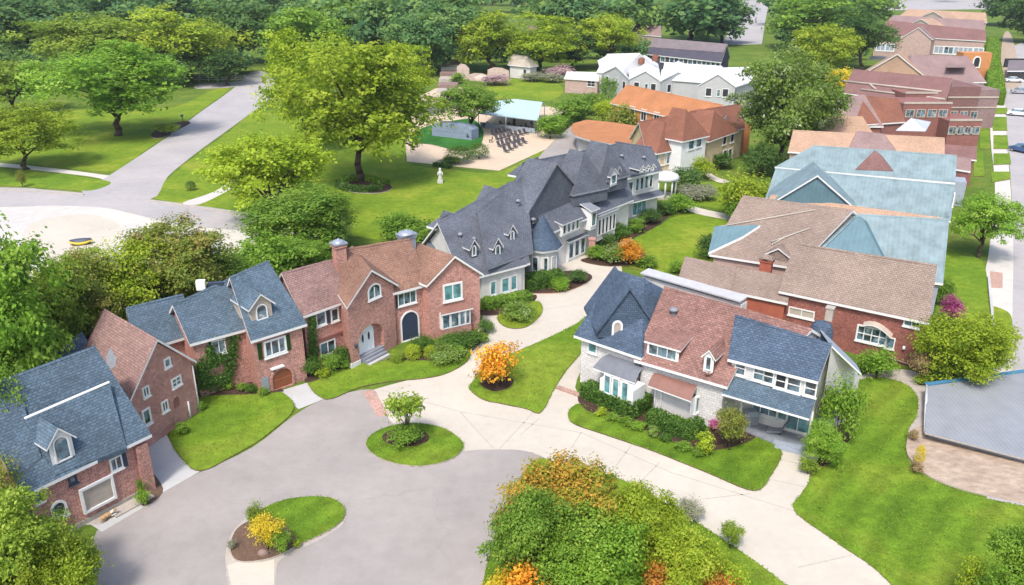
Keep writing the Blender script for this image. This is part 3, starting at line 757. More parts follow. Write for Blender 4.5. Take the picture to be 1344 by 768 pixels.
# slate roofed house with ivy and arched garage
h = House('brick_house', P(345, 505), 'slate blue roofed brick house with hooded roof dormer and arched brown garage door')
roof4(h, (178,462), (262,437), (165,404), (240,386), 4.6, .85, 'gg', 'slate', 'brick', ov=.3)
r1 = roof4(h, (249,452), (338,428), (226,400), (335,350), 4.9, .85, 'gg', 'slate', 'brick', ov=.3)
r2 = roof4(h, (329,448), (403,425), (301,364), (352,342), 5.0, .85, 'gg', 'slate', 'brick', ov=.3)
W2 = r2['F']; W1 = r1['F']
win(h, W2, 361, 455, 1.9, 1.45, nx=3, nz=0, fw=.16); shutter(h, W2, 341, 461, .35, 1.4, 'ivy'); shutter(h, W2, 378, 449, .35, 1.4, 'ivy')
win(h, W1, 287, 455, 1.1, 1.25, nx=2, nz=0)
shutter(h, W1, 277, 457, .3, 1.2, 'ivy')
u_, z_ = onwall(W2, 370, 496); c = W2['a']+W2['u']*u_+UP*.95
b = frame_mb(c, W2['u'], W2['n'], 2.0, 1.95, 'arch', 1, 0, .16, .12); o = b.build('garage_door', 'brick', h.root)
b2 = pane_mb(c, W2['u'], W2['n'], 1.95, 1.9, 'arch', d=.03); b2.box(c-W2['u']*.8-UP*.15+W2['n']*.03, W2['u']*1.6, UP*.1, W2['n']*.03); b2.build('door_panel', 'wood', o)
b = MB(); c2 = W2['a']+W2['u']*(u_-1.45)+UP*.8; b.box(c2-W2['u']*.3-UP*.7, W2['u']*.6, UP*1.4, W2['n']*.05); b.build('side_panel', 'metal', h.root)
b = MB(); b.box(c+W2['u']*-.9+UP*1.02, W2['u']*1.1, UP*.12, W2['n']*.3); b.build('lintel', 'white', h.root)
pp = r2['plane']
dormer(h, 345, 424, onplane(345,424,pp).z-.15, r2['u'], 1.75, 1.55, .85, 3.0, 'slate', 'beige', 'arch', .95, 1.3, ov=.25, cheek='beige')
b = MB(); q = onplane(263,377,r1['plane'],0); b.box(q-Vector((.35,0,.3)), (.7,.1,0), (-.1,.5,0), (0,0,.75)); b.build('roof_vent', 'white', h.root)
b = MB(); q = onplane(281,376,r1['plane'],0); b.box(q-Vector((.5,0,.1)), (1.1,.3,0), (-.1,.3,0), (0,0,.35)); b.build('roof_hatch', 'navy', h.root)
h.done()
# centre brick house
h = House('brick_house', P(520, 464), 'russet roofed brick house with white arched entrance door and two chimneys')
rw = roof4(h, (396,416), (452,396), (369,358), (446,338), 5.2, .9, 'gg', 'mauve', 'brick', ov=.3)
rm = roof4(h, (449,402), (566,372), (446,328), (537,313), 5.1, 1.0, 'gg', 'russet', 'brick', ov=.35)
ge = fgable(h, (455,404), (523,374), (489,354), 5.8, None, (462,322), roof='russet', wall='brick', ov=.3, notch=(1.0,4.0,1.9,1.3), ndepth=.5, nmat='brick')
gr = fgable(h, (560,375), (635,360), (594,336), 5.4, None, (534,313), roof='russet', wall='brick', ov=.3)
WE = ge['F']; WR = gr['F']; WM = rm['F']; WW = rw['F']
win(h, WE, 491, 382, 1.55, 1.35, 'arch', 2, 0, fw=.12, glass='glass')
b = MB(); c = WE['a']+WE['u']*2.25-WE['n']*.47+UP*1.75
b = frame_mb(c, WE['u'], WE['n'], 1.85, 3.0, 'arch', 2, 0, .12, .08); o = b.build('door', 'doorwhite', h.root)
pane_mb(c, WE['u'], WE['n'], 1.8, 2.95, 'arch').build('door_leaf', 'doorwhite', o)
for s in (-.36, .36):
    fb = MB(); fb.face([c+WE['u']*(s+x*.12)+UP*(.25+y*.38)+WE['n']*.05 for x, y in outl(2, 2, 'round')]); fb.build('door_light', 'dark', o)
b = MB(); q = WE['a']+WE['u']*.55+UP*2.0+WE['n']*.02; b.lathe(q+WE['n']*.12-UP*.2, [(.05,0),(.12,.05),(.15,.3),(.05,.4),(0,.45)], 8); b.build('wall_lamp', 'navy', h.root)
for k in range(3): bx(h, 'step', WE['a']+WE['u']*2.5+WE['n']*(.95-.34*k), WE['u'], 2.5, .36, 0, .17*(k+1), 'concrete2' if k == 0 else 'lead', key=k)
bx(h, 'step', WE['a']+WE['u']*2.5, WE['u'], 2.9, .48, .03, .62, 'lead', key=9)
bx(h, 'trim', WE['a']+WE['u']*.5+WE['n']*.06, WE['u'], 1.1, .3, 0, .5, 'white')
win(h, WR, 594, 383, 1.95, 1.7, nx=2, nz=0, fw=.17, glass='teaglass')
# copper roofed bay window
u_, z_ = onwall(WR, 596, 422); c = WR['a']+WR['u']*u_
bb = h.b('bay', 'brick', 'white'); bb.box(c-WR['u']*1.5-WR['n']*.02, WR['u']*3.0, WR['n']*.55, UP*.9); bb.box(c-WR['u']*1.45+UP*.9, WR['u']*2.9, WR['n']*.5, UP*1.5, 1)
rb = h.b('bay_roof', 'copper', 'white'); t0 = c+UP*3.0; rb.slab([[c-WR['u']*1.65+WR['n']*.7+UP*2.5, c+WR['u']*1.65+WR['n']*.7+UP*2.5, t0+WR['u']*1.25-WR['n']*.05, t0-WR['u']*1.25-WR['n']*.05]], .12, 0, 1)
bw = dict(a=c-WR['u']*1.45+WR['n']*.5, u=WR['u'], n=WR['n'], W=2.9)
for i, (x, ww) in enumerate(((.42,.78),(1.3,.86),(2.05,.6),(2.6,.5))):
    cc = bw['a']+bw['u']*x+UP*1.65
    o = frame_mb(cc, bw['u'], bw['n'], ww, 1.4, 'rect', 1, 0, .08, .06).build('window', 'white', h.root)
    pane_mb(cc, bw['u'], bw['n'], ww, 1.4, 'rect').build('pane', 'glass', o)
win(h, WM, 534, 391, 1.9, 1.25, nx=3, nz=0, glass='glass'); shutter(h, WM, 522, 396, .4, 1.2, 'dark')
u_, z_ = onwall(WM, 538, 430); c = WM['a']+WM['u']*u_+UP*1.45+WM['n']*.0
o = frame_mb(c, WM['u'], WM['n'], 1.9, 2.9, 'arch', 1, 0, .12, .1).build('archway', 'white', h.root); pane_mb(c, WM['u'], WM['n'], 1.85, 2.85, 'arch', d=.02).build('archway_shade', 'navy', o)
win(h, WW, 421, 418, 1.0, 1.25, nx=1, nz=0); win(h, WW, 439, 413, .8, 1.2, nx=1, nz=0); shutter(h, WW, 430, 415, .4, 1.2, 'navy'); win(h, WW, 430, 456, 1.6, 1.25, nx=2, nz=0)
bx(h, 'trim', WW['a']+WW['u']*2.0+WW['n']*.12, WW['u'], 3.4, .12, 2.3, 2.55, 'maroon')
chimney(h, 449, 345, onplane(449,345,rm['plane']).z, rm['u'], .95, .8, 1.6)
chimney(h, 537, 316, 8.2, rm['u'], 1.4, .9, .45, 'metal', 'metal')
h.done()
o = MB(); c = P(516, 446, 0); o.lathe(c, [(.28,0),(.36,.5),(.42,.55),(.42,.65),(.3,.66),(0,.66)], 10); o = o.build('planter', 'dark'); tag(o, 'dark round planter standing right of the white entrance door of the brick house', 'planter')
# long grey slate mansion
h = House('mansion', P(740, 345), 'long white mansion under one rambling grey slate roof with turret and dormers', 'mansion')
s1 = roof4(h, (608,369), (696,345), (574,292), (671,238), 3.4, .85, 'gg', 'grey', 'plaster', ov=.5)
f1 = fgable(h, (630,363), (692,347), (655,334), 3.4, 6.2, (640,300), roof='grey', wall='plaster', ov=.4, hip=2.2)
WB = f1['F']
win(h, WB, 647, 378, .75, 1.5, nx=1, nz=0, glass='teaglass'); win(h, WB, 663, 374, 1.1, 1.7, nx=1, nz=0, glass='teaglass', fw=.16); win(h, WB, 674, 371, .9, 1.7, nx=1, nz=0, glass='teaglass', fw=.14)
dormer(h, 653, 342, onplane(653,342,s1['plane']).z, s1['u'], 1.0, 1.5, .8, 3.2, 'grey', 'grey', 'arch', .62, 1.5, fdz=-.05)
roof4(h, (640,352), (700,330), (626,277), (690,228), 4.2, .85, 'gh', 'grey', 'plaster', walls=False, trim='lead')
s3 = roof4(h, (712,310), (832,262), (694,212), (808,189), 4.6, 1.05, 'gg', 'grey', 'plaster', ov=.5)
s4 = roof4(h, (806,238), (870,224), (808,186), (855,193), 6.6, 1.0, 'gg', 'grey', 'plaster', ov=.35)
# folded cross gable on the main slope and small peaks along the ridge
gx = fgable(h, (694,278), (764,252), (729,214), 7.2, None, L=4, roof='grey', wall='grey', ov=.2, z0=5., trim='lead')
for El_, Er_, ap_, z_, hp in (((594,333),(640,318),(612,286),4.6,1.6), ((640,300),(694,286),(664,252),5.6,1.8), ((752,256),(800,246),(777,203),7.4,1.5), ((786,240),(826,230),(806,191),8.0,1.2)):
    fgable(h, El_, Er_, ap_, z_, None, L=4, roof='grey', wall='grey', ov=.15, z0=z_-1.5, trim='lead', hip=hp)
roof4(h, (684,232), (712,222), (686,214), (706,206), 9.0, 1.2, 'hh', 'grey', 'grey', walls=False)
roof4(h, (572,300), (596,292), (579,284), (590,280), 7.0, 1.2, 'hh', 'grey', 'grey', walls=False)
# turret
c = P(712, 322, 3.5); tb = h.b('turret', 'plaster'); tb.lathe(H2(c), [(1.75,0),(1.75,3.45)], 8)
rb = h.b('turret_roof', 'slate2', 'white'); rb.lathe(c-UP*.1, [(2.15,-.12),(2.2,.05)], 8, 1); rb.lathe(c, [(2.15,0),(1.2,1.45),(.06,3.4),(0,3.5)], 8)
for k, (x, y) in enumerate(((705,342),(718,346),(729,344))):
    th = math.atan2(P(x,y,1.8).y-c.y, P(x,y,1.8).x-c.x); th = [-2.05,-1.45,-.8][k]
    n_ = Vector((math.cos(th), math.sin(th), 0)); uu = Vector((-n_.y, n_.x, 0)); cc = H2(c)+n_*1.68+UP*1.9
    o = frame_mb(cc, uu, n_, .8, 1.7, 'rect', 1, 0, .12, .1).build('window', 'white', h.root); pane_mb(cc, uu, n_, .8, 1.7).build('pane', 'glass', o)
# entry bay with balcony windows between turret and the long slope
ux = s3['u']; nx_ = -s3['n']
def bay(px, py, w, d, z0, z1, nwin, wm='white', roofm='grey', up=.5, wh=.8, glass='glass'):
    c = P(px, py, (z0+z1)/2); bb = h.b('bay', wm, key=len(h.mb)); bb.box(H2(c)-ux*w/2+UP*z0, ux*w, -nx_*d, UP*(z1-z0))
    rb = h.b('bay_roof', roofm, 'white', key=len(h.mb)); e = H2(c)+UP*z1
    rb.slab([[e-ux*(w/2+.25)+nx_*.3, e+ux*(w/2+.25)+nx_*.3, e+ux*(w/2+.1)-nx_*d+UP*up, e-ux*(w/2+.1)-nx_*d+UP*up]], .12, 0, 1)
    for i in range(nwin):
        cc = H2(c)+ux*(-w/2+w*(i+.5)/nwin)+UP*((z0+z1)/2+.05)+nx_*.01; ww = w/nwin*.82
        o = frame_mb(cc, ux, nx_, ww, (z1-z0)*wh, 'rect', 1, 0, .09, .08).build('window', 'white', h.root); pane_mb(cc, ux, nx_, ww, (z1-z0)*wh).build('pane', glass, o)
bay(749, 298, 3.3, 2.5, 3.7, 5.2, 4)
bay(757, 326, 3.5, 2.0, 0., 2.6, 3, 'white', 'grey', .6, .75)
bay(796, 295, 3.9, 2.4, 1.2, 4.4, 5, 'plaster', 'grey', .7, .62, 'dark')
bay(779, 288, 1.2, 2.2, 3.2, 5.6, 1, 'white', 'lead', .8, .7)
bb = h.b('pillar', 'brick'); c = P(776, 338, 0); bb.box(c-Vector((.35,.35,0)), (.7,0,0), (0,.7,0), (0,0,2.2)); bb.box(c-Vector((.42,.42,-2.2)), (.84,0,0), (0,.84,0), (0,0,.15))
W4 = s4['F']
for x, y in ((826,247),(836,242),(842,240.5),(848,239),(854,237.5)): win(h, W4, x, y, 1.25 if x < 830 else .7, 1.7, nx=1, nz=0, sill=False, glass='glass', d=.02)
win(h, W4, 839, 269, 2.6, 2.5, nx=3, nz=0, glass='teaglass')
e = W4['a']+UP*3.9; rb = h.b('porch_roof', 'grey', 'white', key='p4'); rb.slab([[e+W4['n']*1.0-W4['u']*.2-UP*.35, e+W4['u']*(W4['W']+.3)+W4['n']*1.0-UP*.35, e+W4['u']*(W4['W']+.3)-W4['n']*.02+UP*.15, e-W4['u']*.2-W4['n']*.02+UP*.15]], .15, 0, 1)
for px, py, w in ((805,244,1.5),(811,241,1.0)): dormer(h, px, py, 7.2, ux, w, 1.3, .7, 3., 'grey', 'white', 'rect', w*.75, 1.1)
dormer(h, 762, 268, onplane(762,268,s3['plane']).z, ux, 1.2, 1.2, 1.2, 3.4, 'grey', 'white', 'rect', .7, 1.1, nx=2)
dormer(h, 788, 262, onplane(788,262,s3['plane']).z, ux, .9, .7, .5, 2., 'grey', 'grey', 'rect', .6, .6)
for px, py in ((727,227),(753,223),(776,222),(783,206),(700,292),(680,268),(622,318),(604,312),(816,208),(845,210),(770,236)):
    roofvent(h, px, py, s3['plane'] if px > 690 and px < 810 else (s4['plane'] if px > 800 else s1['plane']))
for px, py in ((622,338),(672,318)): dormer(h, px, py, onplane(px,py,s1['plane']).z, s1['u'], .9, 1.1, .7, 2.8, 'grey', 'grey', 'arch', .5, 1.1)
for px, py in ((842,227),(849,226),(856,225)): dormer(h, px, py, 7.6, s4['u'], .75, .5, .35, 1.6, 'grey', 'white', 'rect', .45, .4)
h.done()
# little round porch at the mansion's right end
h = House('porch', P(871, 256), 'small round white porch with rounded canopy at the right end of the mansion', 'porch')
c = P(871, 258, 0)
h.b('floor', 'kerb').lathe(c, [(1.9,0),(1.9,.25)], 12); cb = h.b('column', 'white')
rb = h.b('canopy', 'whiteroof'); rb.lathe(c+UP*2.7, [(2.0,0),(2.1,.25),(1.8,.6),(1.0,.9),(0,1.0)], 14)
for k in range(5):
    t = -2.9+k*.62; q = c+Vector((1.65*math.cos(t), 1.65*math.sin(t), .25)); cc = MB(); cc.tube(q, q+UP*2.5, .13, .11, 8); cc.build('column', 'white', h.root)
h.done()
# right foreground house
h = House('beige_house', P(900, 540), 'pale sided house with blue and mauve shingled roofs and porch in the right foreground')
L1 = roof4(h, (753,440), (842,470), (809,355), (846,366), 4.2, .72, 'hh', 'slate2', 'stone', ov=.45)
GL = fgable(h, (783,436), (864,432), (822,378), 5.2, None, L=5, roof='slate2', wall='slate2', ov=.2, z0=4.6, trim='slate2')
win(h, GL['F'], 810, 431, .85, 1.35, 'arch', 1, 0, fw=.16, glass='beige')
MV = roof4(h, (832,472), (955,508), (872,376), (1003,413), 3.9, .72, 'gg', 'mauvebrown', 'stone', ov=.45)
_a, _u, _n = MV['a'], MV['u'], MV['n']
roof4(h, Q(_a+_u*6.6+_n*3.4+UP*2.45), Q(_a+_u*10.6+_n*3.4+UP*2.45), (975,405), (1066,432), 6.35, .72, 'gg', 'mauvebrown', 'stone', ov=.2)
BL = roof4(h, (955,471), (1074,501), (965,413), (1092,452), 5.5, .8, 'gg', 'slate2', 'siding', ov=.3, z0=2.9)
_q = BL['q']; _m = BL['n']*1.3; WBX = wall_face(h.b('wall', 'siding'), _q[0]+_m, _q[1]+_m, 0, 3.0)
wall_face(h.b('wall', 'siding'), _q[1]+_m, _q[2], 0, 3.0); h.b('soffit', 'white').box(H2(_q[0])+UP*2.84, H2(_q[1]-_q[0]), _m, UP*.05)
WL, WMV, WBL = L1['F'], MV['F'], BL['F']
for x, y, w in ((972,482,.62),(996,489,.6),(1009,493,.6),(1025,499,.62),(1042,504,.75),(1064,509,.65)): win(h, WBL, x, y+1, w*1.32, 1.15, nx=1, nz=1, fw=.09, glass='dark' if x == 1025 else 'glass')
win(h, WL, 778, 456, .9, 1.0, nx=1, nz=0, glass='teaglass')
# triple shed dormer and narrow dormer in the mauve slope
dormer(h, 869, 471, onplane(869,471,MV['plane']).z-.05, MV['u'], 2.6, 1.15, 1.65, 2.6, 'mauvebrown', 'white', 'rect', 2.35, .95, shed=True, nx=3)
dormer(h, 929, 489, onplane(929,489,MV['plane']).z, MV['u'], .75, 1.3, .45, 2.6, 'mauvebrown', 'white', 'rect', .5, 1.15)
b = MB(); q = onplane(930,494,MV['plane'],.05)
for i in range(14):
    t = random.uniform(0, 6.3); d = Vector((math.cos(t), math.sin(t)*.5, random.uniform(.2, .9))); b.tube(q, q+d*random.uniform(.3,.6), .03, .012, 4)
b.build('dry_twigs', 'rust', h.root)
roofvent(h, 884, 412, MV['plane'], 'lead', .36)
# left bay window with curved awning
def pxbox(part, f0, f1, zt, depth, m, z0=0., key=0):
    a = P(*f0, z0); c = P(*f1, z0); u = H2(c-a); n = Vector((-u.y, u.x, 0)).normalized()
    h.b(part, m, key=key).box(H2(a)+UP*z0, u, n*depth, UP*(zt-z0)); un = u.normalized()
    return dict(a=H2(a), u=un, n=-n, W=u.length)
b1 = pxbox('bay', (786,531), (829,549), 2.3, 1.6, 'white', 0., 'b1')
for x in (797.5, 808.5, 820.5): win(h, b1, x, 509+(x-809)*.42, .64, 1.6, nx=1, nz=0, glass='teaglass', sill=False, fw=.08)
def awning(pts_f, pts_b, bulge, m, t=.1, part='awning'):
    a0, a1 = P(*pts_f[0]), P(*pts_f[1]); c0, c1 = P(*pts_b[0]), P(*pts_b[1]); fs = []; K = 7; row = []
    for i in range(K+1):
        s = i/K; k = math.sin(s*math.pi)*bulge; row.append((a0.lerp(c0, s)+UP*k, a1.lerp(c1, s)+UP*k))
    for i in range(K): fs.append([row[i][0], row[i][1], row[i+1][1], row[i+1][0]])
    h.b(part, m, 'white', key=('aw', len(h.mb))).slab(fs, t, 0, 1)
awning([(778,483,2.5), (833,503,2.5)], [(801,465,3.3), (846,480,3.3)], .32, 'awn')
# white sided middle bay with copper roof
b2 = pxbox('bay', (857,541), (905,559), 2.3, 2.0, 'siding', 0., 'b2'); b3 = pxbox('bay', (905,559), (932,546), 2.3, 1.4, 'white', 0., 'b3')
o_ = win(h, b3, 919, 529, 1.25, 1.35, nx=2, nz=0, glass='teaglass')
b = MB(); 
for x in (858, 866, 904): 
    q = P(x, 541+(x-857)*.375, 0); b.tube(q-Vector((0,.06,0)), q+UP*2.3-Vector((0,.06,0)), .07, .07, 6)
b.build('corner_post', 'white', h.root)
awning([(850,506,2.6), (907,527,2.6)], [(860,489,3.2), (915,506,3.2)], .22, 'copper')
b = MB(); b.extr([P(929,548), P(944,545), P(948,500,2.6), P(938,500,3.2)], (.1,.15,0)); b.build('side_wall', 'bluegrey', h.root)
# porch on the right
def wpt(w, px, py):
    u, z = onwall(w, px, py); return w['a']+w['u']*u+UP*z
_a, _b = wpt(WBL, 966, 494), wpt(WBL, 1071, 523); _o = WBL['n']*1.75-UP*.7
h.b('porch_roof', 'slate', 'white', key='pr').slab([[_a-WBL['n']*.1, _a+_o-WBL['u']*.35, _b+_o+WBL['u']*.1, _b-WBL['n']*.1]], .16, 0, 1)
b = MB(); b.extr([P(963,562), P(1012,583), P(1056,594), P(1072,572), P(1000,548)], (0,0,.18)); b.build('porch_floor', 'lead', h.root)
for x, y, z in ((951,545,2.9),(970,558,2.9),(1060,583,2.65)):
    q = P(x, y, 0); b = MB(); b.tube(q, q+UP*z, .09, .09, 8); b.box(q-Vector((.14,.14,0)), (.28,0,0), (0,.28,0), (0,0,.25)); b.build('post', 'white', h.root)
win(h, WBX, 1047, 558, 1.75, 1.9, nx=2, nz=0, glass='teaglass', z=1.3, sill=False); win(h, WBX, 1027, 546, .8, 1.3, nx=1, nz=0, glass='teaglass', z=1.6); win(h, WBX, 1004, 537, 1.9, 1.3, nx=3, nz=0, z=1.6, glass='glass')
b = MB()
for k in range(2): 
    a, c = P(1016-2*k, 589-5*k), P(1052-2*k, 598-5*k); u = H2(c-a); n = Vector((-u.y, u.x, 0)).normalized(); b.box(a, u, n*(.5), UP*(.1+.1*k))
b.build('step', 'bluegrey', h.root)
# flared right end, slate chimney tower
pxslab(h, 'roof', [(1092,454,7.35),(1077,432,7.3),(1124,478,4.6),(1131,491,3.7)], .14, 'bluegrey', key='fl')
_p, _s = P(1091,456,7.2), P(1129,492,3.6); h.b('wall', 'siding').face([H2(_p), H2(_s), _s-UP*.05, _p-UP*.05])
b = MB(); c = P(1079,428,7.2); b.lathe(c-UP*1.5, [(.95,0),(.85,1.2),(.7,1.6),(.45,1.8),(.2,1.88),(0,1.9)], 8); b.build('roof_turret', 'slate2', h.root)
b = MB(); c = P(1083, 414, 7.9); b.box(c-UP*.4, BL['u']*.5, BL['n']*.45, UP*.95); b.box(c+UP*.55-BL['u']*.06-BL['n']*.06, BL['u']*.62, BL['n']*.57, UP*.1); b.build('chimney', 'kerb', h.root)
# pale low wing behind the ridge
a, c = P(836,360,6.9), P(968,398,6.9); u = H2(c-a); n = Vector((-u.y, u.x, 0)).normalized()
b = MB(); b.box(H2(a)+n*.8, u, n*.9, UP*6.5); b.build('rear_wing', 'plaster', h.root)
b = MB(); b.slab([[H2(a)+n*.5+UP*6.9, H2(c)+n*.5+UP*6.9, H2(c)+n*1.75+UP*6.98, H2(a)+n*1.75+UP*6.98]], .12); b.build('rear_roof', 'greywall', h.root)
h.done()
# ------------------------------------------------------------------ houses behind and the row along the street
def simple(name, base, label, cat='house', **k): return House(name, P(*base), label, cat, **k)
def wins(h, w, pts, ww, wh, **k):
    for x, y in pts: win(h, w, x, y, ww, wh, **dict(dict(nx=1, nz=0, fw=.12), **k))
# red brick house by the big bush
h = simple('brick_house', (1120, 470), 'red brick house with taupe gabled roof and arched bay window under a small awning')
r = roof4(h, (1022,382), (1220,424), (1043,319), (1230,348), 4.4, .95, 'gg', 'tan', 'brick2', ov=.35)
W = r['F']
c_ = onwall(W, 1146, 441); win(h, W, 1144, 440, 2.5, 1.5, nx=4, nz=1, fw=.13); win(h, W, 1168, 450, .8, 1.05, nx=1, nz=0)
win(h, W, 1197, 424, 1.3, .75, nx=2, nz=0, fw=.12); win(h, W, 1052, 411, 2.3, .8, nx=2, nz=0, glass='beige')
aw = h.b('awning', 'beige', 'white'); q0 = W['a']+W['u']*(c_[0]-.9)+UP*(c_[1]+.7); K = 6
fs = []
for i in range(K):
    f = lambda s: (q0+W['u']*(2.4*s)+UP*(.75*math.sin(math.pi*(.25+.75*s))-.2))
    p, s_ = f(i/K), f((i+1)/K); fs.append([p+W['n']*.55-UP*.1, s_+W['n']*.55-UP*.1, s_-W['n']*.02+UP*.1, p-W['n']*.02+UP*.1])
aw.slab(fs, .07, 0, 1)
b = MB(); q = W['a']+W['u']*(W['W']-1.1)+UP*1.5; b.lathe(q+W['n']*.2, [(.06,0),(.14,.1),(.1,.3),(0,.34)], 8); b.build('wall_lamp', 'white', h.root)
b = MB(); b.tube(W['a']+W['u']*(W['W']*.7)+W['n']*.15+UP*.6, W['a']+W['u']*W['W']+W['n']*.15+UP*.25, .05, .05, 5); b.build('rail', 'beige', h.root)
# its low wing on the left
r = roof4(h, (890,366), (975,385), (899,337), (972,353), 3.4, .45, 'gg', 'tan', 'plaster', ov=.25)
r = roof4(h, (962,383), (1034,398), (968,351), (1040,364), 3.6, .5, 'gg', 'tan', 'redbrick3', ov=.25)
bx(h, 'wall', r['q'][0]+r['n']*-.05, r['u'], 1.4, .3, 0, 3.4, 'white', key='wp')
chimney(h, 1004, 353, 4.6, r['u'], 1.1, .6, .9, 'redbrick3', 'tan')
pxslab(h, 'roof', [(967,349,4.9),(1002,357,4.9),(1002,362,4.5),(966,354,4.5)], .2, 'redbrick3', 'tan', key='rs')
h.done()
# large taupe house with teal hip
h = simple('taupe_house', (1080, 360), 'large taupe roofed house with teal metal hip roof behind the red brick house')
r = roof4(h, (931,334), (1046,352), (975,257), (1120,276), 4.0, .8, 'gg', 'tan', 'pinkwall', ov=.3)
pl = r['plane']
r2 = roof4(h, (1050,350), (1238,372), (1127,281), (1246,288), 4.2, .8, 'hg', 'teal', 'bluegrey', ov=.3)
f2 = roof4(h, (1062,346), (1170,362), (1126,284), (1132,286), 4.6, .85, 'hh', 'teal2', 'bluegrey', ov=.3, walls=False)
b = h.b('roof', 'teal2', 'white', key='sm'); b.slab([[onplane(x, y, pl, .25) for x, y in ((930,333),(938,299),(998,297),(975,312))]], .3, 0, 1)
for q in (((938,299),(1070,276)), ((1012,318),(1063,300)), ((1030,312),(1012,322))):
    b = MB(); a, c = onplane(*q[0], pl, .06), onplane(*q[1], pl, .06); d = (c-a).normalized(); b.tube(a, c, .09, .09, 5); b.build('roof_flashing', 'kerb', h.root)
wins(h, r2['F'], ((1090,368),(1180,380)), 1., 1.2)
dormer(h, 1020, 342, onplane(1020,342,pl).z, r['u'], 2.2, .5, .7, 3., 'tan', 'tan', None)
h.done()
# teal metal roofed long house
h = simple('teal_house', (1120, 290), 'long house with two tiers of pale teal metal roof and a red triangular dormer')
r = roof4(h, (1017,219), (1254,240), (1068,191), (1256,204), 6.0, .8, 'gg', 'teal', 'bluegrey', ov=.3)
dr = MB(); pl = r['plane']; q = [onplane(1122,223,pl,.06), onplane(1173,225,pl,.06), onplane(1147,203,pl,.9)]
dr.face(q); dr.face([q[1], onplane(1160,205,pl,-.2), q[2]]); dr.face([onplane(1140,204,pl,-.2), q[0], q[2]]); dr.build('dormer', 'plum', h.root)
r2 = roof4(h, (1004,262), (1248,290), (1018,221), (1254,243), 4.4, .75, 'gg', 'teal', 'bluegrey', ov=.3)
fgable(h, (1010,268), (1126,276), (1072,230), 5.2, None, L=7, roof='teal', wall='teal2', ov=.25)
b = MB(); pl = r2['plane']; a, c, d = onplane(1014,252,pl,.1), onplane(1056,229,pl,.1), None
K = 8; u = (c-a); sd_ = Vector((0,0,1)).cross(u).normalized()
for i in range(K):
    s0, s1 = i/K, (i+1)/K; w0, w1 = .7*math.sin(math.pi*s0)**.6, .7*math.sin(math.pi*s1)**.6
    b.face([a+u*s0-sd_*w0, a+u*s1-sd_*w1, a+u*s1+UP*w1*.7, a+u*s0+UP*w0*.7]); b.face([a+u*s0+UP*w0*.7, a+u*s1+UP*w1*.7, a+u*s1+sd_*w1, a+u*s0+sd_*w0])
b.build('ridge_panel', 'green', h.root, 'dark green curved metal panel')  # green metal panel lying along the roof, no glazing in it
wins(h, r2['R'], ((1251,262),), 1., 1.4)
roof4(h, (1254,222), (1274,225), (1256,206), (1275,208), 4.4, .55, 'gg', 'plum2', 'maroon', ov=.2); bx(h, 'side_room', H2(P(1254,270,0)), r['u'], 1.6, 3, 0, 3.4, 'bluegrey')
h.done()
# thin tan eave strip house between teal roofs
h = simple('taupe_house', (1080, 285), 'low taupe and salmon roofed house wedged between teal metal roofs')
roof4(h, (1000,276), (1230,300), (1012,256), (1236,286), 4.6, .6, 'gg', 'sand', 'pinkwall', ov=.25)
h.done()
# sand roofs beyond
h = simple('sand_house', (1130, 215), 'sand coloured long roofed house with mauve valley behind the teal metal roofs')
r = roof4(h, (1034,199), (1240,212), (1041,171), (1240,181), 5.6, .7, 'gg', 'sand', 'pinkwall', ov=.3)
roof4(h, (1112,199), (1180,204), (1125,172), (1160,176), 6.1, .7, 'hh', 'plum2', 'pinkwall', walls=False)
roof4(h, (1238,206), (1282,210), (1241,190), (1282,193), 4.2, .55, 'gg', 'plum', 'maroon', ov=.25)
roof4(h, (1070,176), (1150,181), (1074,153), (1132,153), 6.0, .65, 'gg', 'sand', 'pinkwall', ov=.3)
b = MB(); pl = r['plane']; b.slab([[P(1176,171,7.5), P(1215,172,7.5), P(1222,160,7.6), P(1196,155,9)]], .1); b.build('canopy', 'seam', h.root)
h.done()
h = simple('brown_house', (1160, 180), 'dark brown house with stepped terraces and white rails between sand and plum roofs')
r = roof4(h, (1086,166), (1160,166), (1098,130), (1135,124), 5.0, .75, 'gh', 'plum2', 'maroon', ov=.3)
roof4(h, (1128,164), (1188,160), (1134,126), (1180,130), 5.4, .7, 'hg', 'brown', 'maroon', ov=.3)
for k, (x0, x1, y, z) in enumerate(((1178,1240,186,7.0),(1240,1282,192,4.6),(1180,1234,171,7.2))):
    a, c = P(x0, y, 0), P(x1, y, 0); u = H2(c-a); n = Vector((-u.y, u.x, 0)).normalized(); un = u.normalized()
    h.b('terrace', 'maroon', key=k).box(a, u, n*8, UP*z)
    rl = h.b('parapet', 'beige', key=k); rl.box(a-n*.1+UP*z, u, n*.35, UP*.35)
    w = dict(a=a, u=un, n=-n, W=u.length)
    for i in range(4):
        cc = a+un*u.length*(.15+.23*i)+UP*(z-1.7); o = frame_mb(cc, un, -n, 1.7, 1.5, 'rect', 2, 0, .14, .1).build('window', 'beige', h.root); pane_mb(cc, un, -n, 1.7, 1.5).build('pane', 'glass', o)
h.done()
h = simple('plum_house', (1200, 150), 'long plum roofed house with ochre parapet bands and a boxy right end beside the verge')
r = roof4(h, (1105,122), (1240,138), (1120,91), (1250,103), 5.6, .7, 'gg', 'plum', 'maroon', ov=.3)
pl = r['plane']
for q in (((1106,107),(1236,121)), ((1140,110),(1150,118)), ((1130,118),(1240,131))):
    b = MB(); b.tube(onplane(*q[0], pl, .12), onplane(*q[1], pl, .12), .22, .22, 5); b.build('roof_band', 'beige', h.root)
a, c = P(1236,168,0), P(1302,168,0); u = H2(c-a); n = Vector((-u.y, u.x, 0)).normalized()
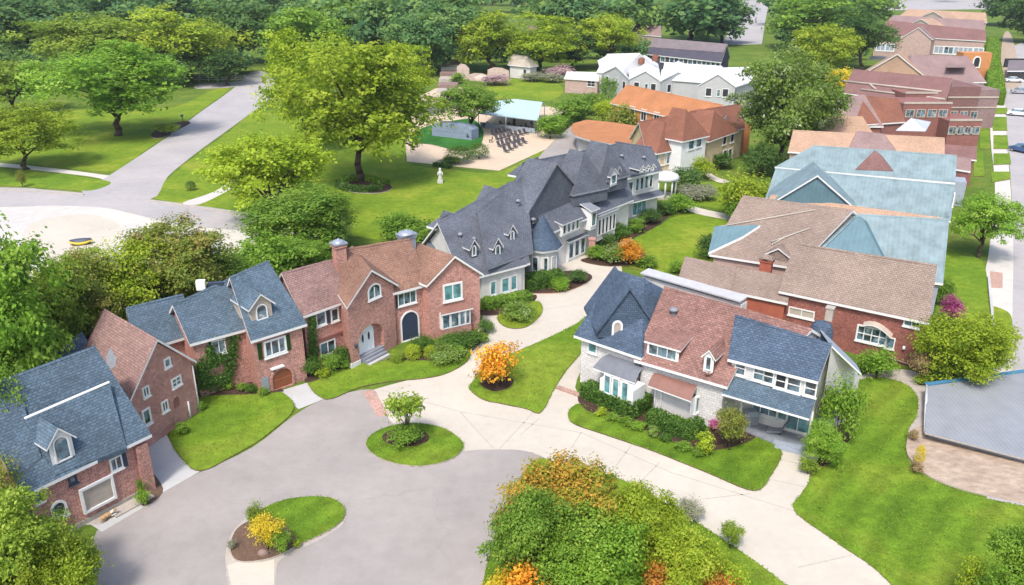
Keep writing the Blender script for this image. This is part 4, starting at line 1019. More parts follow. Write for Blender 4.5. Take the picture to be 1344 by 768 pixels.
h.b('wall', 'plum').box(a, u*.62, n*11, UP*8.2); h.b('wall', 'plum2').box(a+u*.62, u*.38, n*11, UP*7.6)
h.b('parapet', 'beige', key=5).box(a-n*.12+UP*6.0, u, n*.12, UP*.3); h.b('parapet', 'beige', key=6).box(a-n*.12+UP*4.0, u, n*.12, UP*.25)
for i in range(3):
    cc = a+u*(.18+.2*i)+UP*2.6; un = u.normalized(); o = frame_mb(cc, un, -n, 1.5, 1.7, 'rect', 2, 0, .14, .1).build('window', 'beige', h.root); pane_mb(cc, un, -n, 1.5, 1.7).build('pane', 'glass', o)
h.done()
h = simple('tan_house', (1190, 112), 'tan gabled house with dusky valley roof and one round topped window behind the plum roof')
g = fgable(h, (1120,104), (1226,110), (1183,71), 5.0, None, L=9, roof='sand', wall='sand', ov=.3)
r = roof4(h, (1190,108), (1295,108), (1196,72), (1270,74), 5.2, .6, 'hg', 'plum2', 'pinkwall', ov=.3)
cc = P(1281, 84, 4.5); un = Vector((1,0,0)); nn = Vector((0,-1,0)); bx(h, 'wall', H2(cc)+nn*.05, un, 8, 4, 0, 7.5, 'orangewall', key='x')
cc = H2(cc)+nn*.06+UP*5; o = frame_mb(cc, un, nn, 2.2, 3.2, 'arch', 1, 0, .3, .2).build('window', 'white', h.root); pane_mb(cc, un, nn, 2.2, 3.2, 'arch').build('pane', 'dark', o)
b = MB(); b.slab([[P(1242,88,8.5), P(1268,88,8.5), P(1266,74,9), P(1246,76,9)]], .2); b.build('roof_panel', 'plum2', h.root)
h.done()
h = simple('terrace_house', (1220, 82), 'long plum roofed row house with small pediment and pale window front near the street top')
r = roof4(h, (1148,46), (1294,54), (1166,27), (1294,40), 7.0, .7, 'gg', 'plum', 'pinkwall', ov=.3)
W = r['F']
fgable(h, (1182,50), (1224,52), (1203,36), 7.6, None, L=6, roof='plum2', wall='pinkwall', ov=.3)
for x in (1156,1168,1232,1245,1258,1270,1284): win(h, W, x, 62+(x-1156)*.045, 3.2, 2.6, nx=2, nz=0, fw=.3, glass='glass' if x % 2 else 'bluegrey')
for x in (1190,1202,1214): win(h, W, x, 57, 2.6, 2.2, nx=2, nz=0, fw=.3, glass='beige', d=1.2)
pxslab(h, 'balcony', [(1140,77,3.4),(1292,81,3.4),(1292,77,3.5),(1144,73,3.5)], .5, 'kerb', 'beige', key='bl')
h.done()
for k, (lab, A, B, R0, R1, z, m, base) in enumerate((
    ('pale tan farthest house in the row with a low cream gable at the top right', (1176,24), (1296,30), (1192,12), (1294,17), 7, 'sand', (1230,40)),
    ('dusky taupe house with low roof behind the plum roofed row house', (1160,34), (1290,40), (1172,20), (1292,27), 7, 'plum2', (1225,52)))):
    h = simple('distant_house', base, lab); r = roof4(h, A, B, R0, R1, z, .5, 'gg', m, 'pinkwall', ov=.3)
    fgable(h, (A[0]+25, A[1]+1), (A[0]+70, A[1]+4), (A[0]+47, A[1]-9), z+1, None, L=8, roof='sand', wall='beige', ov=.3)
    wins(h, r['F'], [(A[0]+12+18*i, A[1]+7+i) for i in range(5)], 2.4, 1.8, fw=.3); h.done()
# orange and brown roofed mansion
h = simple('villa', (900, 225), 'villa with bright orange tiled rear wing, brown peaked roofs and cream walls', 'villa')
r = roof4(h, (800,135), (905,160), (823,111), (950,138), 5.2, .8, 'gg', 'orange', 'orangewall', ov=.3)
wins(h, r['F'], ((845,151),(862,155),(830,147)), 1.7, 2.2, nx=2, frame='white', glass='dark'); win(h, r['F'], 880, 158, 2.6, 1.2, glass='glass')
rb = h.b('roof', 'orange', 'greywall', key='low'); rb.slab([[P(x, y, z) for x, y, z in ((749,170,3.0),(752,162,3.2),(770,157,3.4),(800,160,3.5),(842,166,4.4),(862,178,4.6),(858,196,4.2),(815,191,3.2),(775,184,3.0),(755,178,3.0))]], .35, 0, 1)
wb = h.b('wall', 'greywall', key='low'); pp = [H2(P(x, y, 3)) for x, y in ((754,171),(772,160),(840,168),(856,190),(815,189),(757,177))]; c_ = sum(pp, Vector((0,0,0)))/6
wb.extr([c_+(p-c_)*.93 for p in pp], (0,0,2.9))
r1 = roof4(h, (848,199), (925,188), (838,160), (910,146), 4.6, .8, 'gg', 'brown', 'cream', ov=.4)
r2 = roof4(h, (906,186), (978,168), (906,146), (974,136), 5.0, .85, 'gg', 'brown', 'cream', ov=.4)
g1 = fgable(h, (862,202), (911,192), (892,163), 4.6, None, L=5, roof='brown', wall='cream', ov=.4, hip=2.6)
g2 = fgable(h, (930,186), (970,172), (945,147), 5.2, None, L=5, roof='brown', wall='cream', ov=.4, hip=2.2)
g3 = fgable(h, (896,186), (932,178), (912,146), 6.4, None, L=5, roof='brown', wall='white', ov=.4, hip=2.4)
for x in (860, 869, 878): win(h, g1['F'], x, 210-(x-860)*.25, 1.3, 2.2, nx=1, glass='cream' if x == 869 else 'glass')
win(h, g1['F'], 897, 206, 1.6, 2.0, nx=2, glass='glass'); wins(h, g3['F'], ((907,190),(917,187)), 1.5, 1.5, nx=1, glass='glass')
wins(h, g2['F'], ((951,183),(961,180)), 1.4, 1.8, glass='dark'); wins(h, g2['F'], ((951,203),(958,201)), 1.4, 1.6, glass='dark')
for i in range(6): roofvent(h, 862+i*7, 191-i*1.4, g1['plane'] if False else r1['plane'], 'dark', .3)
for x, y in ((885,178),(889,182),(913,170),(921,172),(951,160)): dormer(h, x, y, onplane(x, y, r1['plane'] if x < 905 else r2['plane']).z+.2, r1['u'], .8, .6, .4, 2, 'brown', 'white', 'rect', .5, .5)
h.done()
# white roofed house
h = simple('white_house', (850, 128), 'pale grey house with three rippling white roof gables behind the orange roofed villa')
for k, (El, Er, ap, bk) in enumerate((((790,96),(826,104),(808,87),(800,71)), ((825,104),(868,107),(845,93),(846,72)), ((866,107),(912,102),(889,94),(890,80)), ((916,112),(966,114),(940,97),(975,88)))):
    g = fgable(h, El, Er, ap, 5.6, None, bk, roof='whiteroof', wall='greywall', ov=.2)
    cx = (El[0]+Er[0])/2; wins(h, g['F'], ((cx-11, El[1]+9), (cx+11, Er[1]+8)), 1.4, 1.9, nx=1, fw=.12, glass='dark'); win(h, g['F'], cx+2, El[1]+10, .8, 1.5, nx=1, nz=0, glass='glass')
r = roof4(h, (932,112), (988,110), (920,90), (985,88), 4.6, .5, 'gg', 'whiteroof', 'greywall', ov=.3)
roof4(h, (783,94), (812,98), (797,71), (840,70), 5.4, .6, 'hh', 'whiteroof', 'white', ov=.3)
roof4(h, (868,104), (948,110), (872,82), (948,87), 5.6, .5, 'gg', 'whiteroof', 'greywall', ov=.3)
for x, y in ((842,80),(860,76)):
    b = MB(); q = P(x, y, 8.3); b.lathe(q-UP*.8, [(.8,0),(.8,1.3),(.5,1.6),(0,1.7)], 8); b.build('roof_vent', 'brown', h.root)
h.done()
# dark long house
h = simple('slate_house', (900, 92), 'long low house with dark slate lower roof and mauve grey ridge behind the white roofs')
r = roof4(h, (848,71), (947,82), (858,50), (955,58), 5.0, .75, 'gg', 'darkroof', 'darkroof', ov=.4)
pl = r['plane']; b = h.b('roof', 'darkroof2', 'darkroof2', key='up'); b.slab([[onplane(852,62,pl,.12), onplane(950,69,pl,.12), onplane(955,58,pl,.1), onplane(858,50,pl,.1)]], .12)
wins(h, r['F'], [(870+12*i, 78+1.3*i) for i in range(7)], 2.0, 1.7, nx=1, glass='glass', fw=.25)
h.done()
# garden shed, pale low house, distant roofs
h = simple('garden_shed', (682, 103), 'small pale garden shed with mansard roof and dark door beside the blossom shrubs', 'shed')
r = roof4(h, (666,85), (696,88), (673,71), (692,74), 3.6, 1.3, 'hh', 'beige', 'plaster', ov=.5)
win(h, r['F'], 689, 97, 1.2, 2.6, nx=1, glass='dark'); h.done()
h = simple('pale_house', (765, 116), 'low flat cream house with pale roof left of the white gabled house')
r = roof4(h, (740,103), (786,106), (744,94), (786,95), 3.6, .35, 'gg', 'lot', 'pinkwall', ov=.3)
win(h, r['F'], 776, 110, 2.2, 1.5, glass='dark'); h.done()
for lab, A, B, R0, R1, m in (('far mauve roofed house half hidden by trees above the white house', (826,44), (868,48), (836,31), (868,34), 'plum2'),
                            ('far low house with dusty plum roof behind the tree crowns at top centre', (690,44), (742,42), (694,34), (742,33), 'plum2')):
    h = simple('distant_house', (sum((A[0], B[0]))/2, A[1]+10), lab); roof4(h, A, B, R0, R1, 5, .6, 'gg', m, 'pinkwall', ov=.3); h.done()
# ------------------------------------------------------------------ low ribbed shed roof on the right
h = simple('carport', (1280, 560), 'low ribbed grey metal roof with blue upper edge beside the straw bed', 'carport')
pts = [(1216,507,1.1),(1400,482,1.1),(1420,622,.5),(1214,568,.5)]
h.b('roof', 'metalroof', 'kerb').slab([flatpts(pts)], .12, 0, 1)
a, c = P(*pts[0]), P(*pts[1]); b = MB(); d = H2(c-a).normalized(); n = Vector((-d.y, d.x, 0)); b.box(a-n*.02+UP*.03, c-a, n*.3+UP*.08, UP*.06); b.build('ridge_flashing', 'blueedge', h.root)
a, c = P(*pts[3]), P(*pts[0]); b = MB(); b.tube(a+UP*.06, c+UP*.06, .1, .1, 6); b.build('verge_trim', 'white', h.root)
wb = h.b('wall', 'bluegrey'); q = inset([H2(P(*p)) for p in pts], .3); 
for i in range(4): 
    p, s_ = q[i], q[(i+1) % 4]; zz = lambda k: (.9, .9, .3, .3)[k]; wb.face([p, s_, s_+UP*zz((i+1) % 4), p+UP*zz(i)])
b = MB(); b.lathe(P(1224,564,.6), [(.3,0),(.3,.12),(.15,.2),(0,.2)], 10); b.build('roof_vent', 'white', h.root)
h.done()
# ------------------------------------------------------------------ patio furniture and small things
h = simple('pavilion', (675, 150), 'patio pavilion under a sagging pale blue canvas canopy beside the rows of dark loungers', 'pavilion')
rb = h.b('canopy', 'paleblue'); 
top = [P(640,134,3.6), P(676,130,4.3), P(712,134,3.7)]; fr = [P(628,149,2.9), P(664,153,3.0), P(706,158,2.9)]; bk = [p+Vector((.6,3.5,-.9)) for p in top]
fs = []
for i in range(2): fs += [[fr[i], fr[i+1], top[i+1], top[i]], [top[i], top[i+1], bk[i+1], bk[i]]]
rb.slab(fs, .12)
for q in fr+bk:
    b = MB(); b.tube((q.x, q.y, 0), q-UP*.05, .08, .08, 6); b.build('post', 'metal', h.root)
b = MB(); a, c = fr[0], fr[2]; b.box(H2(a)+Vector((.3,.6,0)), (c-a)*.9*Vector((1,1,0)) if False else H2(c-a)*.93, (0,.5,0), (0,0,1.0)); b.build('counter', 'bluegrey', h.root)
h.done()
h = simple('tarp_cover', (594, 180), 'blue grey tarpaulin covered box on the dark green turf', 'cover')
a, c = P(567,178,.1), P(619,184,.1); u = H2(c-a); n = Vector((-u.y,u.x,0)).normalized()
b = h.b('cover', 'tarp'); b.extr([a, a+UP*2.0, a+u*.1+UP*2.5, a+u*.5+UP*2.65, a+u*.9+UP*2.5, a+u+UP*1.9, a+u], n*2.6)
b = MB(); b.box(a-n*.03+u*.02+UP*1.15, u*.96, n*.03, UP*.1); b.build('strap', 'metal', h.root); b = MB(); b.face([a+u*.87+UP*.4-n*.05, a+u*.95+UP*.5-n*.05, a+u*.9+UP*1.2-n*.05]); b.build('flap', 'navy', h.root); h.done()
# a lounger with its parts, copied along the rows
def copytree(o, parent=None):
    c = o.copy(); COL.objects.link(c)
    if parent: c.parent = parent
    for ch in list(o.children): copytree(ch, c)
    return c
def lounger():
    r = empty('lounger', (0,0,0), 'dark patio lounger', 'lounger', 'dark loungers in rows on the patio')
    b = MB(); b.box((-.3,-.8,.32), (.6,0,0), (0,1.1,0), (0,0,.1)); b.build('seat', 'chair', r)
    b = MB(); b.box((-.3,.3,.34), (.6,0,0), (0,.45,.6), (0,-.08,.07)); b.build('backrest', 'chair', r)
    for x in (-.26,.2):
        for y in (-.7,.2): b = MB(); b.box((x,y,0), (.06,0,0), (0,.06,0), (0,0,.32)); b.build('leg', 'metal', r)
    return r
proto = lounger(); first = True
rowlab = ['front', 'second', 'third', 'fourth', 'rear']
ordw = ['leftmost', 'second', 'third', 'fourth', 'fifth', 'sixth', 'seventh', 'eighth']
for k, (p0, p1, n_) in enumerate((((664,200),(688,188),5), ((656,193),(681,185),6), ((653,184),(672,178),5), ((648,178),(676,168),7), ((678,179),(714,170),7))):
    for i in range(n_):
        t = i/(n_-1); q = P(p0[0]+(p1[0]-p0[0])*t, p0[1]+(p1[1]-p0[1])*t, .02)
        o = proto if first else copytree(proto); first = False
        o.location = q; o.rotation_euler = (0,0,random.uniform(-.25,.25)+.5)
        o['label'] = '%s dark lounger from the left in the %s row of the sandy patio' % (ordw[i], rowlab[k])
def patiochair():
    r = empty('patio_chair', (0,0,0), 'dark upright patio chair', 'chair', 'upright chairs around the pavilion')
    b = MB(); b.box((-.28,-.28,.42), (.56,0,0), (0,.56,0), (0,0,.07)); b.build('seat', 'chair', r)
    b = MB(); b.box((-.28,.24,.45), (.56,0,0), (0,.07,0), (0,.1,.6)); b.build('backrest', 'chair', r)
    for x in (-.26,.2):
        for y in (-.26,.2): b = MB(); b.box((x,y,0), (.06,0,0), (0,.06,0), (0,0,.42)); b.build('leg', 'chair', r)
    return r
pc = patiochair(); first = True
for x, y, lab in ((634,168,'dark chair alone at the left edge of the patio by the turf'), (639,167,'dark chair just right of the lone chair by the turf edge'), (644,187,'single dark chair on open sand left of the lounger rows'), (652,168,'dark chair in front of the left canopy post'), (658,165,'dark chair tucked under the left canopy edge'), (666,167,'dark chair at the middle of the canopy front'), (675,163,'dark chair under the canopy middle by the counter'), (684,171,'dark chair between canopy and the rear lounger row'), (692,169,'dark chair right of the canopy middle'), (699,166,'dark chair below the right canopy corner'), (706,172,'rightmost dark chair near the shrubs beside the canopy'), (562,132,'dark chair on the upper sand left of the round olive tree'), (576,141,'dark chair beside the round olive tree trunk'), (572,134,'dark chair behind the tarpaulin box on the upper sand')):
    o = pc if first else copytree(pc); first = False
    o.location = P(x, y, .02); o.rotation_euler = (0,0,random.uniform(0,6)); o['label'] = lab
# statue
b = MB(); c = P(578,240,0); b.box(c-Vector((.4,.4,0)), (.8,0,0), (0,.8,0), (0,0,.5)); st = empty('statue', c, 'small pale stone statue on a plinth on the lighter lawn', 'statue'); b.build('plinth', 'statue', st)
b = MB(); b.lathe(c+UP*.5, [(.3,0),(.34,.25),(.26,.55),(.3,.8),(.36,1.1),(.3,1.3),(.12,1.42),(.2,1.55),(.2,1.72),(.1,1.84),(0,1.86)], 10, sx=1, sy=.75); b.tube(c+UP*1.65+Vector((.32,0,0)), c+UP*1.2+Vector((.42,-.2,0)), .09, .07, 6); b.tube(c+UP*1.65-Vector((.32,0,0)), c+UP*1.2-Vector((.36,.25,0)), .09, .07, 6); b.build('figure', 'statue', st)
# garden steps and stone walls beyond the patio
s_ = empty('garden_steps', P(588,120), 'broad brown and grey garden steps climbing between trees behind the patio', 'steps')
for k in range(6):
    a, c = P(573+k*1.5,122-k*6,0), P(598+k*1.8,122-k*6,0); b = MB(); b.box(a, c-a, (0,6,0), (0,0,.35+.45*k)); b.build('step', 'brownstep' if k % 2 else 'kerb', s_)
w_ = empty('stone_wall', P(635,105), 'low pale pink stone garden wall with rounded boulders beside the shed', 'wall')
for k, (x0, x1, y, z) in enumerate(((600,616,104,4.2),(616,640,106,2.0),(640,668,104,3.2))):
    a, c = P(x0,y,0), P(x1,y,0); b = MB(); b.extr([a, a+UP*z*.8, a+(c-a)*.3+UP*z, a+(c-a)*.7+UP*z*.95, c+UP*z*.7, c], (0,.8,0)); b.build('wall_panel', 'wallstone', w_)
for x, y, s, lab in ((632,107,1.6,'large rounded pale boulder in front of the pink stone garden wall'),):
    b = MB(); b.lathe(P(x,y,-.3), [(s*1.5,0),(s*1.6,.6),(s*1.2,1.5),(s*.5,2.0),(0,2.1)], 9, sy=.7); tag(b.build('boulder', 'wallstone'), lab, 'boulder')
# fence and gate posts at the top left
f_ = empty('garden_fence', P(270,108), 'pale slatted fence and gate posts in front of the dark trees beside the street', 'fence')
b = MB(); a, c = P(214,107,0), P(322,107,0)
for k in range(3): b.box(a+UP*(.5+.5*k), (c-a), (0,.08,0), (0,0,.12))
b.build('rail', 'greywall', f_)
for k in range(10):
    b = MB(); q = a.lerp(c, k/9); b.box(q-Vector((.15,.12,0)), (.3,0,0), (0,.24,0), (0,0,2.0)); b.build('post', 'kerb', f_)
m_ = empty('mailbox', P(240,160), 'small dark mailbox on a post at the flower bed end by the street', 'mailbox')
b = MB(); c = P(240,160,0); b.box(c-Vector((.06,.06,0)), (.12,0,0), (0,.12,0), (0,0,1.1)); b.build('post', 'bark', m_)
b = MB(); b.extr([c+Vector((-.2,-.35,1.1)), c+Vector((.2,-.35,1.1)), c+Vector((.2,-.35,1.4)), c+Vector((0,-.35,1.55)), c+Vector((-.2,-.35,1.4))], (0,.7,0)); b.build('box', 'navy', m_)
# rubber dinghy on the lot
d_ = empty('dinghy', P(107,321), 'small navy and yellow dinghy lying alone on the pale lot', 'dinghy')
c = P(107,321,0); uu = Vector((.94,.34,0)); vv = Vector((-.34,.94,0)); b = MB(); rings = []
for i in range(13):
    t = -1+2*i/12; w = (1-abs(t)**2.6)**.5*.62+.02; z = .12+.28*abs(t)**2; rings.append([c+uu*(t*1.35)+vv*(w*math.cos(a_))+UP*(z+.28*max(-.4, math.sin(a_))*(1-abs(t)**4)+.12) for a_ in [j*2*math.pi/12 for j in range(12)]])
vs_ = [p for r_ in rings for p in r_]; fs_ = [(i*12+j, i*12+(j+1) % 12, (i+1)*12+(j+1) % 12, (i+1)*12+j) for i in range(12) for j in range(12)]
b.mesh(vs_, fs_, 0, True); b.build('hull', 'yellow', d_)
b = MB(); K = 10
for i in range(K):
    f = lambda t, s: c+uu*(t*1.3)+vv*(s*(1-abs(t)**2.4)**.5*.5)+UP*(.46+.34*(1-t*t)*(1-s*s)+.22*abs(t)**2)
    for j in range(4):
        t0, t1 = -.92+1.84*i/K, -.92+1.84*(i+1)/K; s0, s1 = -1+j*.5, -.5+j*.5; b.face([f(t0,s0), f(t1,s0), f(t1,s1), f(t0,s1)], 0, True)
b.build('cover', 'navy', d_)
b = MB(); b.tube(c+uu*-1.1-vv*.5+UP*.26, c+uu*1.1-vv*.5+UP*.26, .06, .06, 6); b.build('rubbing_strake', 'dark', d_)
# parked cars on the street
def car(px, py, rot, paint, lab, s=1.):
    c = P(px, py, 0.03); r = empty('parked_car', c, lab, 'car', 'cars parked on the street at the right edge')
    ux, uy = Vector((math.cos(rot), math.sin(rot), 0)), Vector((-math.sin(rot), math.cos(rot), 0))
    prof = [(-2.2,.35),(-2.25,.75),(-1.9,.95),(-1.1,1.0),(1.2,1.02),(2.05,.9),(2.2,.7),(2.2,.35)]
    b = MB(); b.extr([c+ux*x-uy*.88+UP*z for x, z in prof], uy*1.76); b.build('body', paint, r)
    b = MB(); lo = [(-1.15,-.82),(1.45,-.82),(1.45,.82),(-1.15,.82)]; hi = [(-.65,-.66),(.95,-.66),(.95,.66),(-.65,.66)]
    L0 = [c+ux*x+uy*y+UP*1.0 for x, y in lo]; H0 = [c+ux*x+uy*y+UP*1.45 for x, y in hi]
    for i in range(4): b.face([L0[i], L0[(i+1) % 4], H0[(i+1) % 4], H0[i]])
    b.build('windows', 'glass', r); b = MB(); b.slab([[p+UP*.05 for p in H0]], .06); b.build('roof', paint, r)
    for x in (-1.4, 1.4):
        for y in (-.86, .86):
            b = MB(); q = c+ux*x+uy*y+UP*.32; b.tube(q-uy*.1, q+uy*.1, .33, .33, 14); w = b.build('wheel', 'tyre', r)
            b = MB(); s_ = 1 if y > 0 else -1; b.tube(q+uy*.09*s_, q+uy*.115*s_, .19, .17, 10); b.build('rim', 'carsilver', w)
    for y in (-.62, .62):
        b = MB(); b.box(c+ux*-2.27+uy*(y-.16)+UP*.62, ux*.05, uy*.32, UP*.14); b.build('headlight', 'white', r)
        b = MB(); b.box(c+ux*2.19+uy*(y-.14)+UP*.66, ux*.04, uy*.28, UP*.14); b.build('tail_light', 'red', r)
car(1336,152,2.6,'carwhite','white car parked askew on the street below the other white cars')
car(1330,108,2.9,'carwhite','farther white car parked under the dark porch at the top right street')
car(1339,123,2.8,'carsilver','silver car squeezed between the white cars on the right street')
car(1342,200,2.0,'carblue','dark blue car at the right photo edge near the round street tree')
car(1338,84,1.5,'carsilver','grey car beside the dark open porch at the far right')
h = simple('open_porch', (1338,100), 'dark open porch with pale flat roof at the right edge above the parked cars', 'porch')
pxslab(h, 'roof', [(1322,93,3),(1360,93,3),(1360,79,3.2),(1324,79,3.2)], .25, 'darkroof2', key='p')
for x in (1324,1342): q = P(x,97,0); b = MB(); b.tube(q, q+UP*2.8, .12, .12, 6); b.build('post', 'navy', h.root)
a = P(1324,90,0); b = MB(); b.box(a+Vector((0,3,0)), (9,0,0), (0,.3,0), (0,0,2.7)); b.build('wall', 'dark', h.root); h.done()
# dog resting on the ledge of the garage opening
u_, z_ = onwall(F1, 131, 662); c = H2(F1['a']+F1['u']*u_)+F1['n']*.62
dg = empty('dog', c, 'tan and white dog lying curled in front of the brick garage opening', 'dog')
c = c+UP*.12; b = MB(); fu, fn = F1['u'], F1['n']
def ell(b, c, a1, r1, r2, r3, m=0, n=10):
    a1 = a1.normalized(); a2 = UP.cross(a1).normalized(); vs = []; fs = []
    for i in range(1, 7):
        t = math.pi*i/7
        for j in range(n): p = 2*math.pi*j/n; vs.append(c+a1*(r1*math.cos(t))+a2*(r2*math.sin(t)*math.cos(p))+UP*(r3*math.sin(t)*math.sin(p)))
    for i in range(5):
        for j in range(n): fs.append((i*n+j, i*n+(j+1) % n, (i+1)*n+(j+1) % n, (i+1)*n+j))
    fs += [tuple(range(n-1, -1, -1)), tuple(range(5*n, 6*n))]; b.mesh(vs, fs, m, True)
ell(b, c+UP*.16, fu, .36, .17, .16); ell(b, c-fu*.24+UP*.15, fu+fn*.4, .18, .18, .15); ell(b, c+fu*.32+fn*.06+UP*.27, fu+UP*.4, .17, .09, .1, 1); ell(b, c+fu*.47+fn*.1+UP*.32, fu+fn*.3, .12, .095, .095, 0); ell(b, c+fu*.58+fn*.13+UP*.28, fu+fn*.3-UP*.2, .085, .05, .05, 1); ell(b, c+fu*.655+fn*.15+UP*.275, fu, .022, .022, .02, 2)
for s in (-1, 1): ell(b, c+fu*.42+fn*(.1+.085*s)+UP*.33, UP+fu*.3, .075, .03, .035, 0); ell(b, c+fu*.38+fn*(.02+.11*s)+UP*.05, fu, .22, .045, .045, 1); ell(b, c-fu*.26+fn*.17+UP*.05, fu, .17, .05, .05, 0)
ell(b, c-fu*.44+fn*.1+UP*.07, fu-fn*.7, .16, .035, .035, 0)
b.build('body', ['dogtan', 'dogwhite', 'dogdark'], dg)
# porch furniture of the right foreground house
t = empty('porch_chair', P(1006,566), 'grey reclining porch chair in front of the porch windows', 'chair'); q = P(1004,568,.2)
b = MB(); b.box(q, (1.0,-.35,.2), (.25,.6,0), (0,0,.08)); b.build('seat', 'lead', t); b = MB(); b.box(q+Vector((1.0,-.35,.25)), (.35,-.1,.75), (.25,.6,0), (.06,0,.02)); b.build('backrest', 'lead', t)
for x, y in ((.05,.05),(.25,.5),(.95,-.3),(1.15,.2)): b = MB(); b.tube(q+Vector((x,y,-.02)), q+Vector((x,y,.2)), .03, .03, 5); b.build('leg', 'dark', t)
t = empty('barbecue', P(985,556), 'covered blue grey barbecue standing at the left corner of the porch', 'barbecue'); q = P(985,556,.2)
b = MB(); b.box(q-Vector((.5,.3,0)), (1.,0,0), (0,.6,0), (0,0,.75)); b.build('base', 'lead', t); b = MB(); b.extr([q+Vector((-.55,-.33,.75)), q+Vector((-.55,-.33,.95)), q+Vector((-.3,-.33,1.15)), q+Vector((.3,-.33,1.15)), q+Vector((.55,-.33,.95)), q+Vector((.55,-.33,.75))], (0,.66,0)); b.build('lid', 'bluegrey', t)
# ------------------------------------------------------------------ vegetation
rng = np.random.default_rng(11)
def leaf_arrays(centers, normals, size, v, aspect=.62, seed=0):
    n = len(centers)
    t = rng.normal(size=(n, 3)); t -= (t*normals).sum(1, keepdims=True)*normals; t /= np.linalg.norm(t, axis=1, keepdims=True)+1e-9
    w = np.cross(normals, t); s = size[:, None]
    fold = normals*s*.14
    a = centers-t*s*.5; b = centers+w*s*aspect*.5+fold; c = centers+t*s*.5; d = centers-w*s*aspect*.5+fold
    return np.stack([a, b, c, d], 1).reshape(-1, 3), v
def leaf_mesh(name, V, v):
    n = len(V)//4; me = bpy.data.meshes.new(name)
    me.vertices.add(len(V)); me.vertices.foreach_set('co', V.astype(np.float32).ravel())
    me.loops.add(n*4); me.loops.foreach_set('vertex_index', np.arange(n*4, dtype=np.int32))
    me.polygons.add(n); me.polygons.foreach_set('loop_start', np.arange(0, n*4, 4, dtype=np.int32))
    me.update(calc_edges=True)
    at = me.attributes.new('v', 'FLOAT', 'FACE'); at.data.foreach_set('value', np.clip(v, 0, 1).astype(np.float32))
    return me
def unit(n):
    d = rng.normal(size=(n, 3)); return d/np.linalg.norm(d, axis=1, keepdims=True)
def blobs_leaves(blobs, n, leaf, clump=40, cr=.16, flat=.6, shell=.5, droop=0., vb=0., top=0.):
    """leaf clumps spread through the outer volume of lumpy ellipsoids; v random per clump and per leaf"""
    w = np.array([(b[3]*b[4]*b[5])**(2/3) for b in blobs]); w /= w.sum(); C = []; N = []; Vv = []
    for bl, wi in zip(blobs, w):
        k = max(2, int(n*wi/clump)); c0 = np.array(bl[:3]); r = np.array(bl[3:6])
        d = unit(k); d[:, 2] = np.where(d[:, 2] < -.55, -d[:, 2], d[:, 2])
        rad = shell+(1-shell)*rng.random(k)**.6
        cc = c0+d*r*rad[:, None]
        tint = rng.random()*.25-.12+vb
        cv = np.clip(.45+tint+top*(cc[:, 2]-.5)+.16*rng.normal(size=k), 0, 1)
        m = clump; off = rng.normal(size=(k, m, 3))*cr*np.minimum(r.mean(), .5)*np.array([1, 1, flat])
        p = cc[:, None, :]+off
        if droop: p[:, :, 2] -= droop*np.abs(rng.normal(size=(k, m)))*r[2]
        nn = d[:, None, :]*.8+unit(k*m).reshape(k, m, 3)*.75+np.array([0, 0, .6])
        C.append(p.reshape(-1, 3)); N.append(nn.reshape(-1, 3)); Vv.append(np.clip(np.repeat(cv, m)+.12*rng.normal(size=k*m), 0, 1))
    C = np.concatenate(C); N = np.concatenate(N); N /= np.linalg.norm(N, axis=1, keepdims=True)+1e-9
    s = leaf*(.45+1.1*rng.random(len(C)))
    return leaf_arrays(C, N, s, np.concatenate(Vv))
def dome(k, rxy=.5, z0=.22, z1=1., br=(.16, .27), taper=.75, squash=.8):
    """lumpy crown between heights z0 and z1 of a unit tree"""
    out = []; zc = (z0+z1)/2; hz = (z1-z0)/2
    for i in range(k):
        d = unit(1)[0]; q = rng.random()**.45
        r = rng.uniform(*br); z = zc+d[2]*q*(hz-r*squash); lim = rxy*math.sqrt(max(.05, 1-((z-zc)/hz)**2*taper))
        a = rng.uniform(0, 6.283); rr = (lim-r*.8)*math.sqrt(rng.random())
        out.append((rr*math.cos(a), rr*math.sin(a), max(z, z0+r*.5), r, r, r*squash))
    out.append((0, 0, zc, rxy*.55, rxy*.55, hz*.75))
    return out
def trunk_mesh(name, blobs, r=.028, fork=.3, n=9, lean=.03):
    b = MB(); p = Vector((0, 0, -.01)); segs = 4; pts = [p]
    for i in range(segs): pts.append(Vector((rng.normal()*lean, rng.normal()*lean, fork*(i+1)/segs)))
    for i in range(segs): b.tube(pts[i], pts[i+1], r*(1.25-.12*i-(.0 if i else -.2)), r*(1.13-.12*i), 9)
    idx = rng.permutation(len(blobs))[:n]
    for j in idx:
        c = Vector(blobs[j][:3]); s = pts[-1] if rng.random() < .7 else pts[-2]; m = s.lerp(c, .5)+Vector((0, 0, .05)); r0 = r*rng.uniform(.4, .62)
        b.tube(s, m, r0, r0*.65, 6); b.tube(m, c, r0*.65, r0*.2, 5)
        for _ in range(2):
            e = m+Vector(unit(1)[0])*.16+Vector((0, 0, .06)); b.tube(m, e, r0*.4, r0*.1, 4)
    me_o = b.build(name, 'bark'); me = me_o.data; bpy.data.objects.remove(me_o); return me
KIND = {}
def kind(k, blobs, n, leaf, tr=None, **kw):
    V, v = blobs_leaves(blobs, n, leaf, **kw); KIND[k] = (leaf_mesh(k+'_crown', V, v), trunk_mesh(k+'_trunk', blobs, **(tr or {})) if tr is not False else None)
